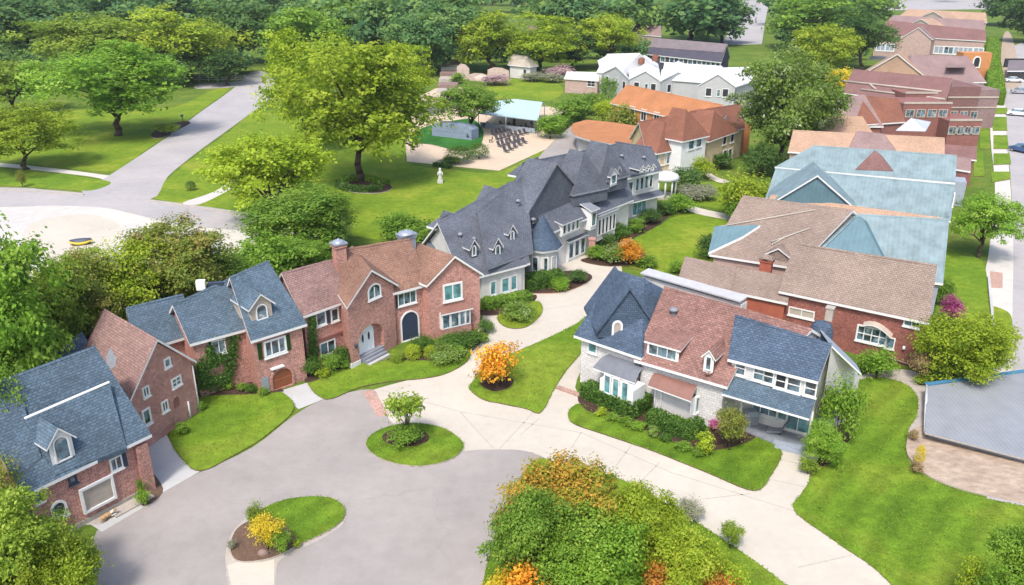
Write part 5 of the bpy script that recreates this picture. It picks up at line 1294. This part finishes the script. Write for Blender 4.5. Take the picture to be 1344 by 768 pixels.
# wide, round and tall crowns (unit height, unit width), near and far
for s in range(3):
    kind('wide%d' % s, dome(30, .5, .13, 1., (.13, .21), .92), 19000, .022, dict(r=.017, fork=.24, n=14, lean=.014), clump=44, cr=.17, droop=.12)
    kind('round%d' % s, dome(24, .5, .06, 1., (.14, .23), .6), 16000, .025, dict(r=.02, fork=.25, n=9, lean=.015), clump=44, cr=.17)
    kind('far%d' % s, dome(20, .5, .0, 1., (.15, .25), .5), 7000, .042, dict(r=.024, fork=.25, n=6), clump=26, cr=.22)
for s in range(2):
    kind('near%d' % s, dome(30, .5, .04, 1., (.11, .19), .65), 27000, .0225, dict(r=.018, fork=.2, n=16), clump=60, cr=.24, shell=.45)
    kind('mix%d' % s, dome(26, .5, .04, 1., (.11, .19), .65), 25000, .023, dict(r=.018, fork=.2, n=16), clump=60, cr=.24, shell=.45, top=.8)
    kind('loose%d' % s, dome(15, .5, .14, 1., (.11, .18), .8), 5200, .042, dict(r=.014, fork=.12, n=14), clump=14, cr=.42, shell=.3)
    kind('shrub%d' % s, dome(11, .5, .0, 1., (.2, .3), .7), 3600, .052, dict(r=.02, fork=.1, n=7), clump=16, cr=.3)
    kind('small%d' % s, dome(9, .5, .0, 1., (.22, .32), .6), 1500, .085, dict(r=.02, fork=.1, n=5), clump=12, cr=.3)
kind('tall0', dome(22, .5, .06, 1., (.14, .2), .95), 13000, .026, dict(r=.02, fork=.3, n=8), clump=30, cr=.2)
kind('openc', dome(13, .5, .4, 1., (.1, .17), .8), 1500, .07, dict(r=.016, fork=.3, n=12), clump=14, cr=.42, shell=.3)
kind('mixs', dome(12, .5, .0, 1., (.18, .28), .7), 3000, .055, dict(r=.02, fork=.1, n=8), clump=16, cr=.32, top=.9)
kind('clip', [(0, 0, .48, .44, .44, .48)], 3200, .05, dict(r=.02, fork=.1, n=1), clump=10, cr=.18, shell=.86)
BARK = MT['bark']
def plant(k, px, py, top, wpx, m, label, cat='tree', name='tree', group=None, rot=None, z=0., wy=1., dz=0., parts=None):
    """a plant standing at ground pixel (px, py) whose top reaches pixel row `top` and whose crown is wpx wide"""
    if cat == 'tree' or k[:4] in ('near', 'mix0'): wpx *= 1.18
    base = P(px, py, z); hgt = max(.2, zat(base, top)-z); w = wpx/pxm(base+UP*hgt*.5)
    r = empty(name, base, label, cat, group); r.scale = (w, w*wy, hgt); r.rotation_euler = (0, 0, rng.uniform(0, 6.28) if rot is None else rot)
    cm, tm = KIND[k]; pn = parts or (('crown', 'trunk') if cat == 'tree' else ('foliage', 'stem'))
    o = bpy.data.objects.new(pn[0], cm); COL.objects.link(o); o.parent = r
    if not cm.materials: cm.materials.append(MT[m])
    o.material_slots[0].link = 'OBJECT'; o.material_slots[0].material = MT[m]
    if tm is not None: t = bpy.data.objects.new(pn[1], tm); COL.objects.link(t); t.parent = r
    return r
G1 = 'trees in the upper left park'; G2 = 'trees behind the brick houses'; G3 = 'trees around the patio'; G4 = 'trees at the back of the scene'
for a in (
 # upper left park
 ('wide0',155,178,44,196,'brt','spreading green tree with dark forked trunk standing alone on the park lawn',G1),
 ('wide1',36,222,126,135,'yg','yellow green tree at the left edge between park lawn and narrow path',G1),
 ('round0',248,108,6,150,'lime','broad lime green tree right above the pale slatted fence by the street',G1),
 ('round1',118,112,2,150,'ol','large rounded olive tree rising behind the lone spreading park tree',G1),
 ('round2',20,150,66,110,'ol','pale olive tree at the left edge behind the yellow green one',G1),
 ('far0',40,90,-20,130,'td','tall blue green tree filling the top left corner',G1),
 ('far1',170,70,-30,120,'td','dark blue green tree at the top between olive and lime crowns',G1),
 ('far2',318,84,-6,105,'dg','dark green tree at the upper end of the street',G1),
 ('round1',228,114,56,90,'dg','low dark green tree tucked under the lime crown by the slatted fence',G1),
 ('far0',300,112,62,60,'dg','small dark tree at the right end of the slatted fence',G1),
 # centre
 ('wide2',474,237,34,214,'yg','huge yellow green tree with crooked trunk in the oval flower bed',G3),
 ('wide0',404,196,22,130,'yg','bright yellow tree behind the left side of the huge yellow green tree',G3),
 ('round2',362,292,156,156,'yg','drooping yellow green tree beside the curved white path',G3),
 ('round0',530,150,52,84,'yg','yellow green tree touching the right flank of the huge tree near garden steps',G3),
 ('near0',400,332,238,150,'mg','deep green broadleaf tree in front of the drooping yellow tree',G2),
 ('tall0',446,332,268,44,'wf','slim tree with creamy white blossom behind the brick chimney',G2),
 ('shrub0',528,318,276,62,'mg','low bushy green tree behind the metal chimney of the brick house',G2),
 ('shrub1',553,324,284,50,'mg','small bushy green tree at the left tip of the grey slate mansion',G2),
 ('round1',620,176,101,86,'mg','round green tree behind the tarpaulin covered box on the patio',G3),
 # behind the brick houses
 ('near1',18,560,262,190,'brt','large green tree at the left edge behind the bottom left brick house',G2),
 ('near0',74,500,326,130,'ol','olive green tree right of the large left edge tree, above the blue roof ridge',G2),
 ('near1',122,470,318,110,'olr','rust tinted olive tree between left edge trees and mauve roofed brick house',G2),
 ('near0',178,444,304,124,'yg','bright yellow green tree above the mauve roof beside the pale lot',G2),
 ('near1',244,422,278,140,'olr','tall dark olive tree with rusty tips at the pale lot edge above the slate roof',G2),
 ('near0',288,408,318,100,'mg','medium green tree directly behind the white roof vent of the slate roofed house',G2),
 ('shrub0',345,380,306,80,'brt','fresh green low tree left of the deep green broadleaf, behind the slate roof tip',G2),
 ('near1',392,362,308,96,'mg','green tree behind the mauve wing roof, left of the brick chimney',G2),
 ('near0',20,660,440,110,'mg','shady low green tree hugging the left edge just above the blue roof',G2),
 # back
 ('far1',400,96,0,110,'brt','fresh green tree behind the bright yellow tree at top left centre',G4),
 ('far2',470,80,-8,120,'mg','broad mid green tree at the top behind the huge yellow green tree',G4),
 ('far0',548,100,8,96,'td','hazy blue green tree behind the garden steps',G4),
 ('far1',590,90,-6,96,'td','blue green tree left of the bright trees at top centre',G4),
 ('far2',646,96,6,84,'yg','light yellow green tree behind the pink stone garden wall',G4),
 ('round0',706,98,14,110,'yg','bright yellow green tree directly behind the garden shed',G4),
 ('round1',800,92,6,86,'lime','bright lime tree left of the dark long slate roof',G4),
 ('far0',752,92,34,70,'dg','dark green tree between the bright shed tree and the lime tree',G4),
 ('far1',770,60,-12,100,'td','blue green tree at the top above the lime tree',G4),
 ('far2',905,52,-22,92,'dg','dark green tree behind the long slate roof, left half',G4),
 ('far0',946,58,-10,76,'td','hazy dark tree behind the right end of the long slate roof',G4),
 ('near1',1022,222,52,128,'wf','tall white flowering tree right of the brown roofed villa',G4),
 ('round2',1075,108,18,86,'lime','lime green tree behind the tall white flowering tree',G4),
 ('round0',1128,92,2,90,'dg','dark green tree at the left end of the plum row roofs',G4),
 ('far1',1060,66,-16,110,'mg','mid green tree at the top above the lime one beside the row houses',G4),
 ('far2',1120,40,-26,90,'mg','highest green tree left of the farthest row houses',G4),
 ('shrub1',1096,128,84,32,'ylw','small golden yellow tree at the left end of the plum parapet roof',G4),
 ('loose0',1064,196,134,70,'lime','feathery lime tree between white flowering tree and sand roof',G4),
 ('round1',1283,338,240,84,'brt','round bright green street tree between teal roofs and the pavement',G4),
 ('far0',1318,34,-24,70,'dg','dark green tree at the top right corner left of the last one',G4),
 ('far1',1345,56,-20,70,'dg','dark green tree in the extreme top right corner',G4),
 ):
    plant(a[0], *a[1:5], a[5], a[6], group=a[7])
S = dict(cat='shrub', name='shrub')
GH, GB, GF = 'shrubs around the brick houses', 'shrubs in front of the pale sided house', 'bushes in the foreground'
for a in (
 # foreground thicket
 ('mix0',742,735,596,150,'orr','orange red bush crowning the foreground thicket beside the court',GF),
 ('near1',700,790,640,120,'mg','shaded green bush at the left side of the foreground thicket',GF),
 ('near0',778,800,668,140,'brt','large fresh green bush in the middle of the foreground thicket',GF),
 ('near1',834,764,634,116,'lime','lime green bush sloping along the right side of the foreground thicket',GF),
 ('near0',896,804,682,96,'lime','yellowish green bush at the right end of the foreground thicket',GF),
 ('shrub1',950,800,728,56,'lime','low lime bush closing the thicket towards the driveway corner',GF),
 ('loose0',668,752,652,60,'olr','sparse grey green bush at the court edge of the thicket',GF),
 ('loose1',694,700,628,64,'gyf','thin pale twiggy bush left of the orange red bush',GF),
 ('shrub0',700,812,736,90,'or','small orange bush at the bottom photo edge under the green thicket bush',GF),
 ('shrub1',660,806,744,60,'ylw','golden bush at the bottom left corner of the thicket',GF),
 ('shrub0',872,812,738,70,'rug','small rusty bush at the bottom edge below the bright green thicket',GF),
 ('shrub1',934,816,742,70,'rug','reddish bush at the bottom edge near the right end of the thicket',GF),
 ('loose0',958,722,684,34,'ol','wispy little plant at the driveway edge of the thicket lawn',GF),
 ('loose1',906,684,654,40,'gyf','dry pale twigs leaning over the driveway from the lime thicket bush',GF),
 # bottom left
 ('near1',34,812,640,150,'ol','big olive bush in the bottom left corner before the brick house',GF),
 ('near0',6,742,596,96,'olr','rust tinged bush at the left edge below the blue roofed brick house',GF),
 ('near0',84,806,692,110,'yg','yellow green bush between olive corner bush and grey court',GF),
 ('loose1',112,798,676,60,'ol','loose airy twigs reaching over the court from the corner bushes',GF),
 ('shrub0',40,812,744,80,'rust','reddish brown low bush at the very bottom left edge',GF),
 # right side
 ('near1',1322,826,690,110,'brt','bright green bush in the bottom right corner of the mown lawn',GF),
 ('shrub0',1272,800,730,50,'lime','thin lime seedling bush left of the bottom right corner bush',GF),
 ('near0',1256,506,404,120,'yg','big yellow green bush between red brick house and ribbed metal roof',GF),
 ('shrub1',1308,478,420,50,'lime','sunlit lime bush right of the big bush by the pavement',GF),
 ('shrub0',1247,424,386,34,'pk','magenta flowering bush beside the red brick house',None),
 ('shrub1',1236,402,362,36,'mg','green bush directly behind the magenta flowering bush',GF),
 ('shrub0',1226,440,408,34,'ol','olive shrub at the right foot of the red brick house',GF),
 ('shrub1',1150,496,457,56,'brt','leafy green shrub under the arched window of the red brick house',GF),
 ('shrub0',1204,500,455,34,'rust','dark reddish shrub at the right corner of the red brick wall',GF),
 # orange tree and islands
 ('mixs',651,509,444,66,'aut','bright orange autumn shrub in a mulch ring on the driveway lawn',None),
 ('openc',532,580,514,62,'ol','open crowned little tree in the middle of the oval traffic island',None),
 ('shrub0',530,583,558,50,'mg','dense low green bush at the foot of the oval island tree',None),
 ('loose0',352,724,676,50,'ylw','golden yellow shrub in the brown bed of the lower island',None),
 ('loose1',341,700,655,28,'ol','wispy upright shrub at the upper left rim of the lower island',None),
 ('loose1',368,728,690,34,'brt','small green plant right of the golden shrub on the lower island',None),
 ('small1',390,718,707,14,'lime','tiny lime plant at the grass side of the lower island bed',None),
 ('small0',306,722,706,14,'gyf','pale grey tuft at the stone rim of the lower island',None),
 # brick houses
 ('small1',190,648,624,20,'mg','upper green shrub beside the right wall of the bottom left brick house',GH),
 ('small0',190,664,640,22,'brt','lower green shrub beside the right wall of the bottom left brick house',GH),
 ('small1',240,570,553,20,'mg','small green shrub at the corner of garage drive and lawn',GH),
 ('small0',263,540,524,14,'brt','little bright shrub at the right foot of the mauve gable house',GH),
 ('small1',300,512,500,16,'mg','leftmost little shrub in the row left of the arched brown garage door',GH),
 ('small0',317,514,501,16,'mg','second little shrub in the row left of the arched brown garage door',GH),
 ('small1',331,517,503,16,'hedge','third little shrub in the row left of the arched brown garage door',GH),
 ('small0',346,519,506,16,'mg','shrub nearest the arched brown garage door in its row',GH),
 ('small1',288,510,499,14,'rust','brownish tuft at the start of the row by the ivy wall',GH),
 ('shrub0',408,496,468,30,'hedge','dark rounded shrub at the left foot of the brick wing windows',GH),
 ('shrub1',434,488,462,34,'mg','green rounded shrub below the brick wing lower window',GH),
 ('shrub0',450,480,452,34,'hedge','dark shrub against the entry gable left corner',GH),
 ('small1',423,496,482,20,'lime','yellowish small ball shrub in front of the brick wing shrubs',GH),
 ('small0',455,485,470,14,'brt','tiny bright shrub at the white plinth left of the steps',GH),
 ('clip',521,476,459,18,'ol','olive ball shrub immediately right of the entrance steps',GH),
 ('clip',542,472,453,22,'lime','bright yellow ball shrub right of the olive one',GH),
 ('clip',565,470,454,18,'lime','second bright yellow ball shrub, nearest the white flowers',GH),
 ('shrub1',556,462,442,40,'hedge','dark spreading shrub in front of the navy archway',GH),
 ('shrub0',590,460,438,40,'hedge','deep green shrub under the copper roofed bay window, left part',GH),
 ('shrub1',616,456,433,40,'hedge','deep green shrub under the copper roofed bay window, right part',GH),
 ('small0',600,468,452,26,'brt','lighter green shrub in front of the bay window shrubs',GH),
 ('shrub0',588,476,456,50,'wf','low white flowering shrub at the lawn edge of the brick house',GH),
 ('shrub1',637,436,418,26,'hedge','dark shrub at the right corner of the brick house',GH),
 ('small1',632,448,436,24,'mg','low shrub edging the driveway at the brick house corner',GH),
 # mansion
 ('shrub0',683,418,398,52,'wf','creamy flowering shrub on the small kerbed lawn by the mansion',None),
 ('shrub0',757,372,352,28,'dg','dark shrub at the tip of the kerbed mansion bed',None),
 ('shrub1',736,381,362,28,'brt','fresh green shrub at the end of the mansion hedge',None),
 ('shrub0',785,340,322,36,'brt','bright green shrub by the brick pillar of the mansion',None),
 ('shrub1',812,346,318,42,'wf','white speckled flower shrub in front of the mansion lawn',None),
 ('shrub0',828,348,312,40,'or','orange and yellow flowering shrub at the mansion lawn edge',None),
 ('small1',848,352,334,30,'mg','green tuft at the right end of the orange flower bed',None),
 ('shrub1',790,322,300,36,'dg','dark shrub below the white window row of the mansion',None),
 ('shrub0',812,314,290,36,'hedge','clipped dark shrub left of the mansion path',None),
 ('shrub1',830,306,284,34,'mg','green shrub midway along the mansion front bed',None),
 ('shrub0',850,294,272,36,'dg','dark shrub below the mansion right wing window',None),
 ('shrub1',868,282,262,34,'hedge','dark shrub at the right wing corner of the mansion',None),
 ('shrub0',893,278,254,44,'brt','leafy bright shrub at the far end of the mansion lawn',None),
 ('shrub1',910,262,240,44,'gyf','silvery grey shrub behind the leafy bright shrub',None),
 ('shrub0',928,264,242,30,'gyf','second silvery shrub, right of the first by the garden path',None),
 ('loose1',975,284,224,80,'lime','willowy pale green bush left of the teal roofed house',None),
 ('shrub0',965,290,262,44,'mg','dark round bush at the foot of the willowy pale bush',None),
 ('shrub1',930,340,304,40,'dg','dark bush between mansion lawn and taupe roof corner',None),
 ('small0',885,360,340,24,'mg','low green bush at the corner of the taupe low roof',None),
 ('shrub1',900,250,216,50,'dg','dark green shrub in front of the cream villa wall',None),
 ('shrub0',922,236,204,34,'lime','rounded lime shrub at the villa corner',None),
 ('shrub1',945,222,198,40,'dg','dark shrub below the villa right windows',None),
 ('shrub0',1000,232,190,56,'dg','dark shrub under the white flowering tree',None),
 # patio
 ('clip',602,214,192,36,'hedge','dark clipped bush left of two at the patio front edge',None),
 ('clip',628,208,188,28,'hedge','dark clipped bush right of two at the patio front edge',None),
 ('small0',592,216,205,30,'dg','low dark shrub at the left foot of the clipped patio bushes',None),
 ('shrub1',722,182,146,44,'brt','leafy shrub at the right end of the pale blue canopy',None),
 ('shrub0',748,160,124,60,'mg','broad green shrub behind the leafy canopy shrub',None),
 ('shrub1',778,150,118,44,'mg','green shrub between pale low house and villa',None),
 ('tall0',798,140,98,26,'brt','slim green tree form shrub at the white house left corner',None),
 ('loose0',792,168,128,36,'lime','light lime shrub at the left end of the orange roof',None),
 ('shrub0',818,176,134,50,'olr','rusty green shrub in the courtyard of the orange roofed villa',None),
 ('shrub1',822,182,160,44,'dg','dark low shrub below the rusty courtyard shrub',None),
 ('shrub0',734,104,84,40,'pinkbl','pale pink blossom shrub left of the white house',None),
 ('shrub1',700,107,94,36,'gyf','silver leaved shrub right of the garden shed',None),
 ('shrub0',724,108,95,34,'gyf','second silver leaved shrub farther right of the shed',None),
 ('shrub1',650,112,97,44,'pinkbl','reddish pink shrub before the pale garden wall',None),
 ('small1',600,110,94,22,'mg','small green bush at the top of the garden steps',None),
 ('shrub1',905,126,98,30,'lime','lime bush between white gables',None) if False else ('shrub1',914,130,114,26,'lime','little lime bush between the white gabled house and the villa',None),
 ('loose0',222,178,160,34,'ol','low straggly plants in the small bed beside the street',None),
 ('clip',251,250,238,14,'dg','small dark ball shrub on the grass beside the curved white path',None),
 ('loose1',30,246,222,14,'olr','thin sapling shrub on the grass strip at the left street edge',None),
 # pale sided house
 ('loose1',1094,588,486,62,'brt','tall leafy climbing shrub against the pale right gable wall',GB),
 ('near0',1076,612,552,56,'brt','rounded glossy shrub at the right porch corner of the pale house',GB),
 ('loose0',956,592,530,44,'olr','mottled green shrub with rusty foot beside the porch',GB),
 ('small1',924,597,563,28,'lime','light green upright shrub left of the mottled porch shrub',GB),
 ('small0',915,600,584,20,'mg','low green shrub at the tip of the hedge bed near the porch shrubs',GB),
 ('small1',896,592,578,22,'mg','low bright shrub right of the flowering one along the hedge bed',GB),
 ('small0',872,580,568,20,'hedge','small dark shrub between flowering and bright ones in the hedge bed',GB),
 ('small1',857,574,557,18,'wf','pale flowering small shrub at the middle of the hedge bed',GB),
 ('small0',838,566,552,22,'brt','low green shrub left of the pale flowering one',GB),
 ('small1',821,559,546,20,'mg','third low shrub from the driveway end of the hedge bed',GB),
 ('small0',803,552,540,20,'mg','second low shrub from the driveway end of the hedge bed',GB),
 ('small1',788,546,535,18,'lime','first low yellowish shrub at the driveway end of the hedge bed',GB),
 ('small0',936,566,548,18,'pk','dark purple leaved shrub at the corner by the white sided bay',GB),
 ('clip',1205,610,585,13,'ylw','narrow golden clipped shrub standing in the straw bed',None),
 ('small0',1198,578,562,16,'rust','reddish tuft in the upper corner of the straw bed',None),
 ('small1',1202,620,606,20,'rust','dark reddish tuft at the foot of the golden clipped shrub',None),
 ('small1',1060,622,602,26,'ol','spiky olive tuft beside the porch walk',None),
 ('small0',1212,505,492,26,'ol','low olive tuft at the gravel path beside the ribbed roof',None),
 ):
    plant(a[0], *a[1:5], a[5], a[6], **S, group=a[7])
# clipped hedges: a leafy skin over a low bar that follows the bed
def hedge(pts, w, hgt, m, label, n=260, leaf=.16, name='hedge'):
    q = [P(p[0], p[1], 0) for p in pts]; C = []; N = []; base = sum(q, Vector((0, 0, 0)))/len(q)
    core = MB(); L = []
    for i, p in enumerate(q):
        d = (q[min(i+1, len(q)-1)]-q[max(i-1, 0)]); d.z = 0; d.normalize(); L.append((p, d, Vector((-d.y, d.x, 0))))
    for i in range(len(q)-1):
        (p0, d0, n0), (p1, d1, n1) = L[i], L[i+1]; ln = (p1-p0).length; k = int(n*ln*(w+2*hgt))
        k0 = .42
        core.extr([p0-n0*w*k0, p0-n0*w*k0+UP*hgt*.9, p0+n0*w*k0+UP*hgt*.9, p0+n0*w*k0], p1-p0)
        for _ in range(k):
            t = rng.random(); p = p0.lerp(p1, t); nn = n0.lerp(n1, t); s = rng.random()*(w+2*hgt); wob = .07*math.sin(p.x*3.1+p.y*2.3)+.05*math.sin(p.x*7+1)
            if s < hgt: c = p-nn*(w/2+wob)+UP*s; no = -nn
            elif s < hgt+w: c = p+nn*(s-hgt-w/2)+UP*(hgt+wob); no = UP
            else: c = p+nn*(w/2+wob)+UP*(s-hgt-w); no = nn
            if i in (0, len(q)-2) and rng.random() < .25:
                e = (p0-d0*.0) if i == 0 and rng.random() < .6 or len(q) > 2 and i == 0 else p1; c = e+nn*(rng.random()-.5)*w+UP*rng.random()*hgt; no = -d0 if e is p0 else d1
            C.append(c+Vector(rng.normal(size=3))*.05); N.append(no)
    C = np.array([tuple(c-base) for c in C]); N = np.array([tuple(v) for v in N])+unit(len(C))*.75; N /= np.linalg.norm(N, axis=1, keepdims=True)
    f = np.sin(C[:, 0]*2.1)*.08+np.sin(C[:, 1]*2.7+1)*.08
    V, v = leaf_arrays(C, N, leaf*(.6+.8*rng.random(len(C))), np.clip(.45+f+.2*rng.normal(size=len(C)), 0, 1))
    r = empty(name, base, label, 'hedge'); me = leaf_mesh(name+'_leaves', V, v); me.materials.append(MT[m]); o = bpy.data.objects.new('foliage', me); COL.objects.link(o); o.parent = r
    core.build('branches', 'dg', r); return r
hedge([(768,519),(786,528),(808,537),(830,546),(838,547)], 1.3, 1.25, 'hedge', 'long clipped hedge below the pale house bay with three windows')
hedge([(832,545),(848,534)], 1.0, 1.2, 'hedge', 'short clipped hedge return between the two bays of the pale house')
hedge([(852,557),(876,566),(900,574),(922,572)], 1.3, 1.15, 'hedge', 'clipped hedge wrapped below the white sided bay of the pale house')
hedge([(688,380),(706,376),(738,372)], 2.2, 1.3, 'hedge', 'thick clipped hedge in front of the mansion turret')
hedge([(634,405),(660,402),(694,394)], 1.5, .9, 'mg', 'low hedge under the mansion left bay windows')
hedge([(212,561),(230,551),(246,541)], .9, .85, 'lime', 'yellow leaved clipped hedge in front of the mauve roofed gable wall')
hedge([(770,330),(796,318),(816,310)], 1.2, 1.1, 'dg', 'dark hedge under the mansion window row')
hedge([(1302,60),(1300,80),(1303,110),(1305,138)], 3.5, 3.0, 'brt', 'tall bright green hedge between plum row houses and the street', 60, .45)
hedge([(570,218),(592,221)], .8, .6, 'dg', 'low dark hedge line at the patio front edge', 120, .25)
hedge([(725,176),(745,160),(765,150)], 3.0, 1.6, 'mg', 'loose hedge of mixed greens between patio and villa', 60, .32)
hedge([(446,246),(458,250),(480,252),(500,249)], 1.6, .7, 'dg', 'dark low hedge ring in the oval bed of the huge tree', 90, .3)
hedge([(446,244),(456,238),(480,236),(506,243)], 1.6, .7, 'mg', 'green ground cover ring behind the huge tree trunk', 90, .3)
slabsheet('flower_bed', [(440,240),(452,232),(478,230),(504,238),(514,248),(496,254),(465,253),(446,248)], .12, 'mulch', 5, .12, 'kerb')
# ivy on brick walls
def ivy(w, regs, label, n=900):
    C = []; N = []
    for x0, y0, x1, y1, wd in regs:
        for _ in range(n):
            t = rng.random(); u, z = onwall(w, x0+(x1-x0)*t, y0+(y1-y0)*t); p = w['a']+w['u']*(u+rng.normal()*wd)+UP*(max(.05, z+rng.normal()*wd))+w['n']*(.08+abs(rng.normal())*.12)
            C.append(p); N.append(w['n'])
    b0 = w['a']+w['u']*1.; C = np.array([tuple(c-b0) for c in C]); N = np.array([tuple(v) for v in N])+unit(len(C))*.7; N /= np.linalg.norm(N, axis=1, keepdims=True)
    V, v = leaf_arrays(C, N, .17*(.6+.8*rng.random(len(C))), np.clip(.4+.25*rng.normal(size=len(C)), 0, 1))
    me = leaf_mesh('ivy_leaves', V, v); me.materials.append(MT['ivy']); o = bpy.data.objects.new('ivy_vine', me); COL.objects.link(o); o.location = b0; tag(o, label, 'ivy')
ivy(W1, ((306,440,300,492,.26), (300,496,266,505,.35), (262,475,268,505,.3), (274,478,290,468,.2), (275,455,276,474,.14)), 'ivy climbing the brick wall left of the arched brown garage door')
ivy(WW, ((408,415,409,460,.2), (409,460,411,485,.25)), 'narrow ivy column on the brick wing beside the mauve roof')
# the wood behind: one mass of far crowns
Vs = []; vs_ = []; off = 0
spots = []
for y, n_ in ((-4,34),(0,34),(5,34),(10,34),(16,32),(24,30),(34,28),(46,26),(60,24),(74,20),(88,14)):
    for i in range(n_):
        x = -60+1470*(i+rng.random())/n_
        if y >= 22 and (600 < x < 680 or 745 < x < 830 and y > 62 or 940 < x < 1012 or 1090 < x < 1345 or y > 66 and 620 < x < 1040): continue
        if 16 < y < 60 and (675 < x < 750 or 815 < x < 965): continue
        if y >= 5 and (1120 < x < 1325 or 950 < x < 1010): continue
        if y > 60 and (x > 560 or 190 < x < 380): continue
        spots.append((x, y+rng.uniform(-3, 3)))
low = [(x+rng.uniform(-6, 6), rng.uniform(76, 88)) for x in range(610, 850, 14)]+[(x+rng.uniform(-6, 6), rng.uniform(92, 103)) for x in range(-10, 330, 15)]+[(x+rng.uniform(-6, 6), rng.uniform(88, 98)) for x in range(370, 575, 15)]+[(x+rng.uniform(-4, 4), rng.uniform(62, 84)) for x in range(1030, 1135, 12)]
for i, (x, y) in enumerate(spots+low):
    p = P(x, max(y, -8), 0); h_ = rng.uniform(17, 27) if i < len(spots) else rng.uniform(6, 10); w_ = h_*rng.uniform(.95, 1.45)
    V, v = blobs_leaves(dome(9, .5, .02, 1., (.2, .32), .8), 1300, .085, clump=20, cr=.28, vb=rng.uniform(-.2, .25))
    V = V*np.array([w_, w_, h_])+np.array(tuple(p)); Vs.append(V); vs_.append(v)
me = leaf_mesh('woods', np.concatenate(Vs), np.concatenate(vs_)); me.materials.append(MT['td']); o = bpy.data.objects.new('woods', me); COL.objects.link(o)
o['kind'] = 'stuff'; tag(o, 'hazy blue green wood massed behind the houses along the top', 'wood')

b = MB(); b.lathe(P(346,727,.12), [(.34,0),(.36,.12),(.2,.28),(0,.32)], 7, sy=.7); tag(b.build('rock', 'brownstep'), 'rounded brown rock lying in the soil of the lower traffic island', 'rock')
# short grass blades over the near lawns
C = []; tint = []
def inside(q, x, y):
    r = False; j = len(q)-1
    for i in range(len(q)):
        if (q[i].y > y) != (q[j].y > y) and x < (q[j].x-q[i].x)*(y-q[i].y)/(q[j].y-q[i].y)+q[i].x: r = not r
        j = i
    return r
for q, m in LAWNS:
    xs = [p.x for p in q]; ys = [p.y for p in q]; y1 = min(max(ys), 80); y0 = max(min(ys), 34)
    if y0 >= y1: continue
    x0, x1 = max(min(xs), -46), min(max(xs), 46); n_ = int((x1-x0)*(y1-y0)*16)
    for _ in range(n_):
        x, y = rng.uniform(x0, x1), rng.uniform(y0, y1)
        if inside(q, x, y): C.append((x, y, q[0].z+.02)); tint.append((0 if m == 'lawn2' else .18))
    for i in range(len(q)):
        a, c = q[i], q[(i+1) % len(q)]; L_ = (c-a).length
        if a.y > 80 or a.y < 34: continue
        for _ in range(int(L_*14)):
            p = a.lerp(c, rng.random()); C.append((p.x+rng.normal()*.05, p.y+rng.normal()*.05, q[0].z+.01)); tint.append(-.05)
C = np.array(C); N = rng.normal(size=C.shape)*.55+np.array([0, 0, 1.1]); N /= np.linalg.norm(N, axis=1, keepdims=True)
pt = np.sin(C[:, 0]*.55+np.sin(C[:, 1]*.4)*1.5)*.1
V, v = leaf_arrays(C, N, .12*(.6+.8*rng.random(len(C))), np.clip(.32+np.array(tint)+pt+.2*rng.normal(size=len(C)), 0, 1), .45)
me = leaf_mesh('grass', V, v); me.materials.append(MT['blade']); o = bpy.data.objects.new('grass', me); COL.objects.link(o); o['kind'] = 'stuff'; tag(o, 'short green grass growing on the lawns around the court', 'grass')
# ------------------------------------------------------------------ camera, light, air
cam = bpy.data.cameras.new('camera'); co = bpy.data.objects.new('camera', cam); COL.objects.link(co)
cam.sensor_width = 36; cam.lens = 36*F/1344; cam.clip_end = 6000; cam.clip_start = .5
co.location = (0, 0, HC); co.rotation_euler = (math.pi/2-PITCH, 0, 0); SC.camera = co
SUN_EL, SUN_AZ = math.radians(56), math.radians(198)      # azimuth clockwise from +Y: light comes from behind the viewer's left
sl = bpy.data.lights.new('sun', 'SUN'); so = bpy.data.objects.new('sun', sl); COL.objects.link(so)
sl.energy = 2.; sl.angle = math.radians(9); sl.color = (1, .955, .88)
sd = Vector((math.sin(SUN_AZ)*math.cos(SUN_EL), math.cos(SUN_AZ)*math.cos(SUN_EL), math.sin(SUN_EL)))
so.rotation_euler = sd.to_track_quat('Z', 'Y').to_euler(); so.location = (0, 0, 100)
wd = bpy.data.worlds.new('World'); SC.world = wd; wd.use_nodes = True
wn = wd.node_tree; bgn = wn.nodes.get('Background') or wn.nodes.new('ShaderNodeBackground')
sk = wn.nodes.new('ShaderNodeTexSky'); sk.sky_type = 'NISHITA'; sk.sun_disc = False; sk.sun_elevation = SUN_EL; sk.sun_rotation = SUN_AZ
sk.dust_density = 3.; sk.air_density = 1.; wn.links.new(sk.outputs[0], bgn.inputs[0]); bgn.inputs[1].default_value = .15
vs = SC.view_settings; SC.display_settings.display_device = 'sRGB'
vs.view_transform = 'Standard'; vs.look = 'None'; vs.gamma = 1; vs.exposure = 1.05; vs.use_curve_mapping = False
SC.render.engine = 'CYCLES'; cy = SC.cycles; cy.max_bounces = 8; cy.diffuse_bounces = 5; cy.transmission_bounces = 3; cy.transparent_max_bounces = 4
cy.use_denoising = True
# the air: pale, even, thin
b = MB(); b.box((-1400, -150, -1), (2800, 0, 0), (0, 3100, 0), (0, 0, 45))
hz = b.build('haze', []); hz['kind'] = 'stuff'
hm = bpy.data.materials.new('haze_air'); hm.use_nodes = True; hn = hm.node_tree; hn.nodes.clear()
ho = hn.nodes.new('ShaderNodeOutputMaterial'); hv = hn.nodes.new('ShaderNodeVolumePrincipled'); hv.inputs['Color'].default_value = (.86, .92, 1, 1); hv.inputs['Density'].default_value = .00012; hv.inputs['Anisotropy'].default_value = .3
hn.links.new(hv.outputs[0], ho.inputs['Volume']); hz.data.materials.clear(); hz.data.materials.append(hm)
cy.volume_bounces = 0; cy.volume_step_rate = 4
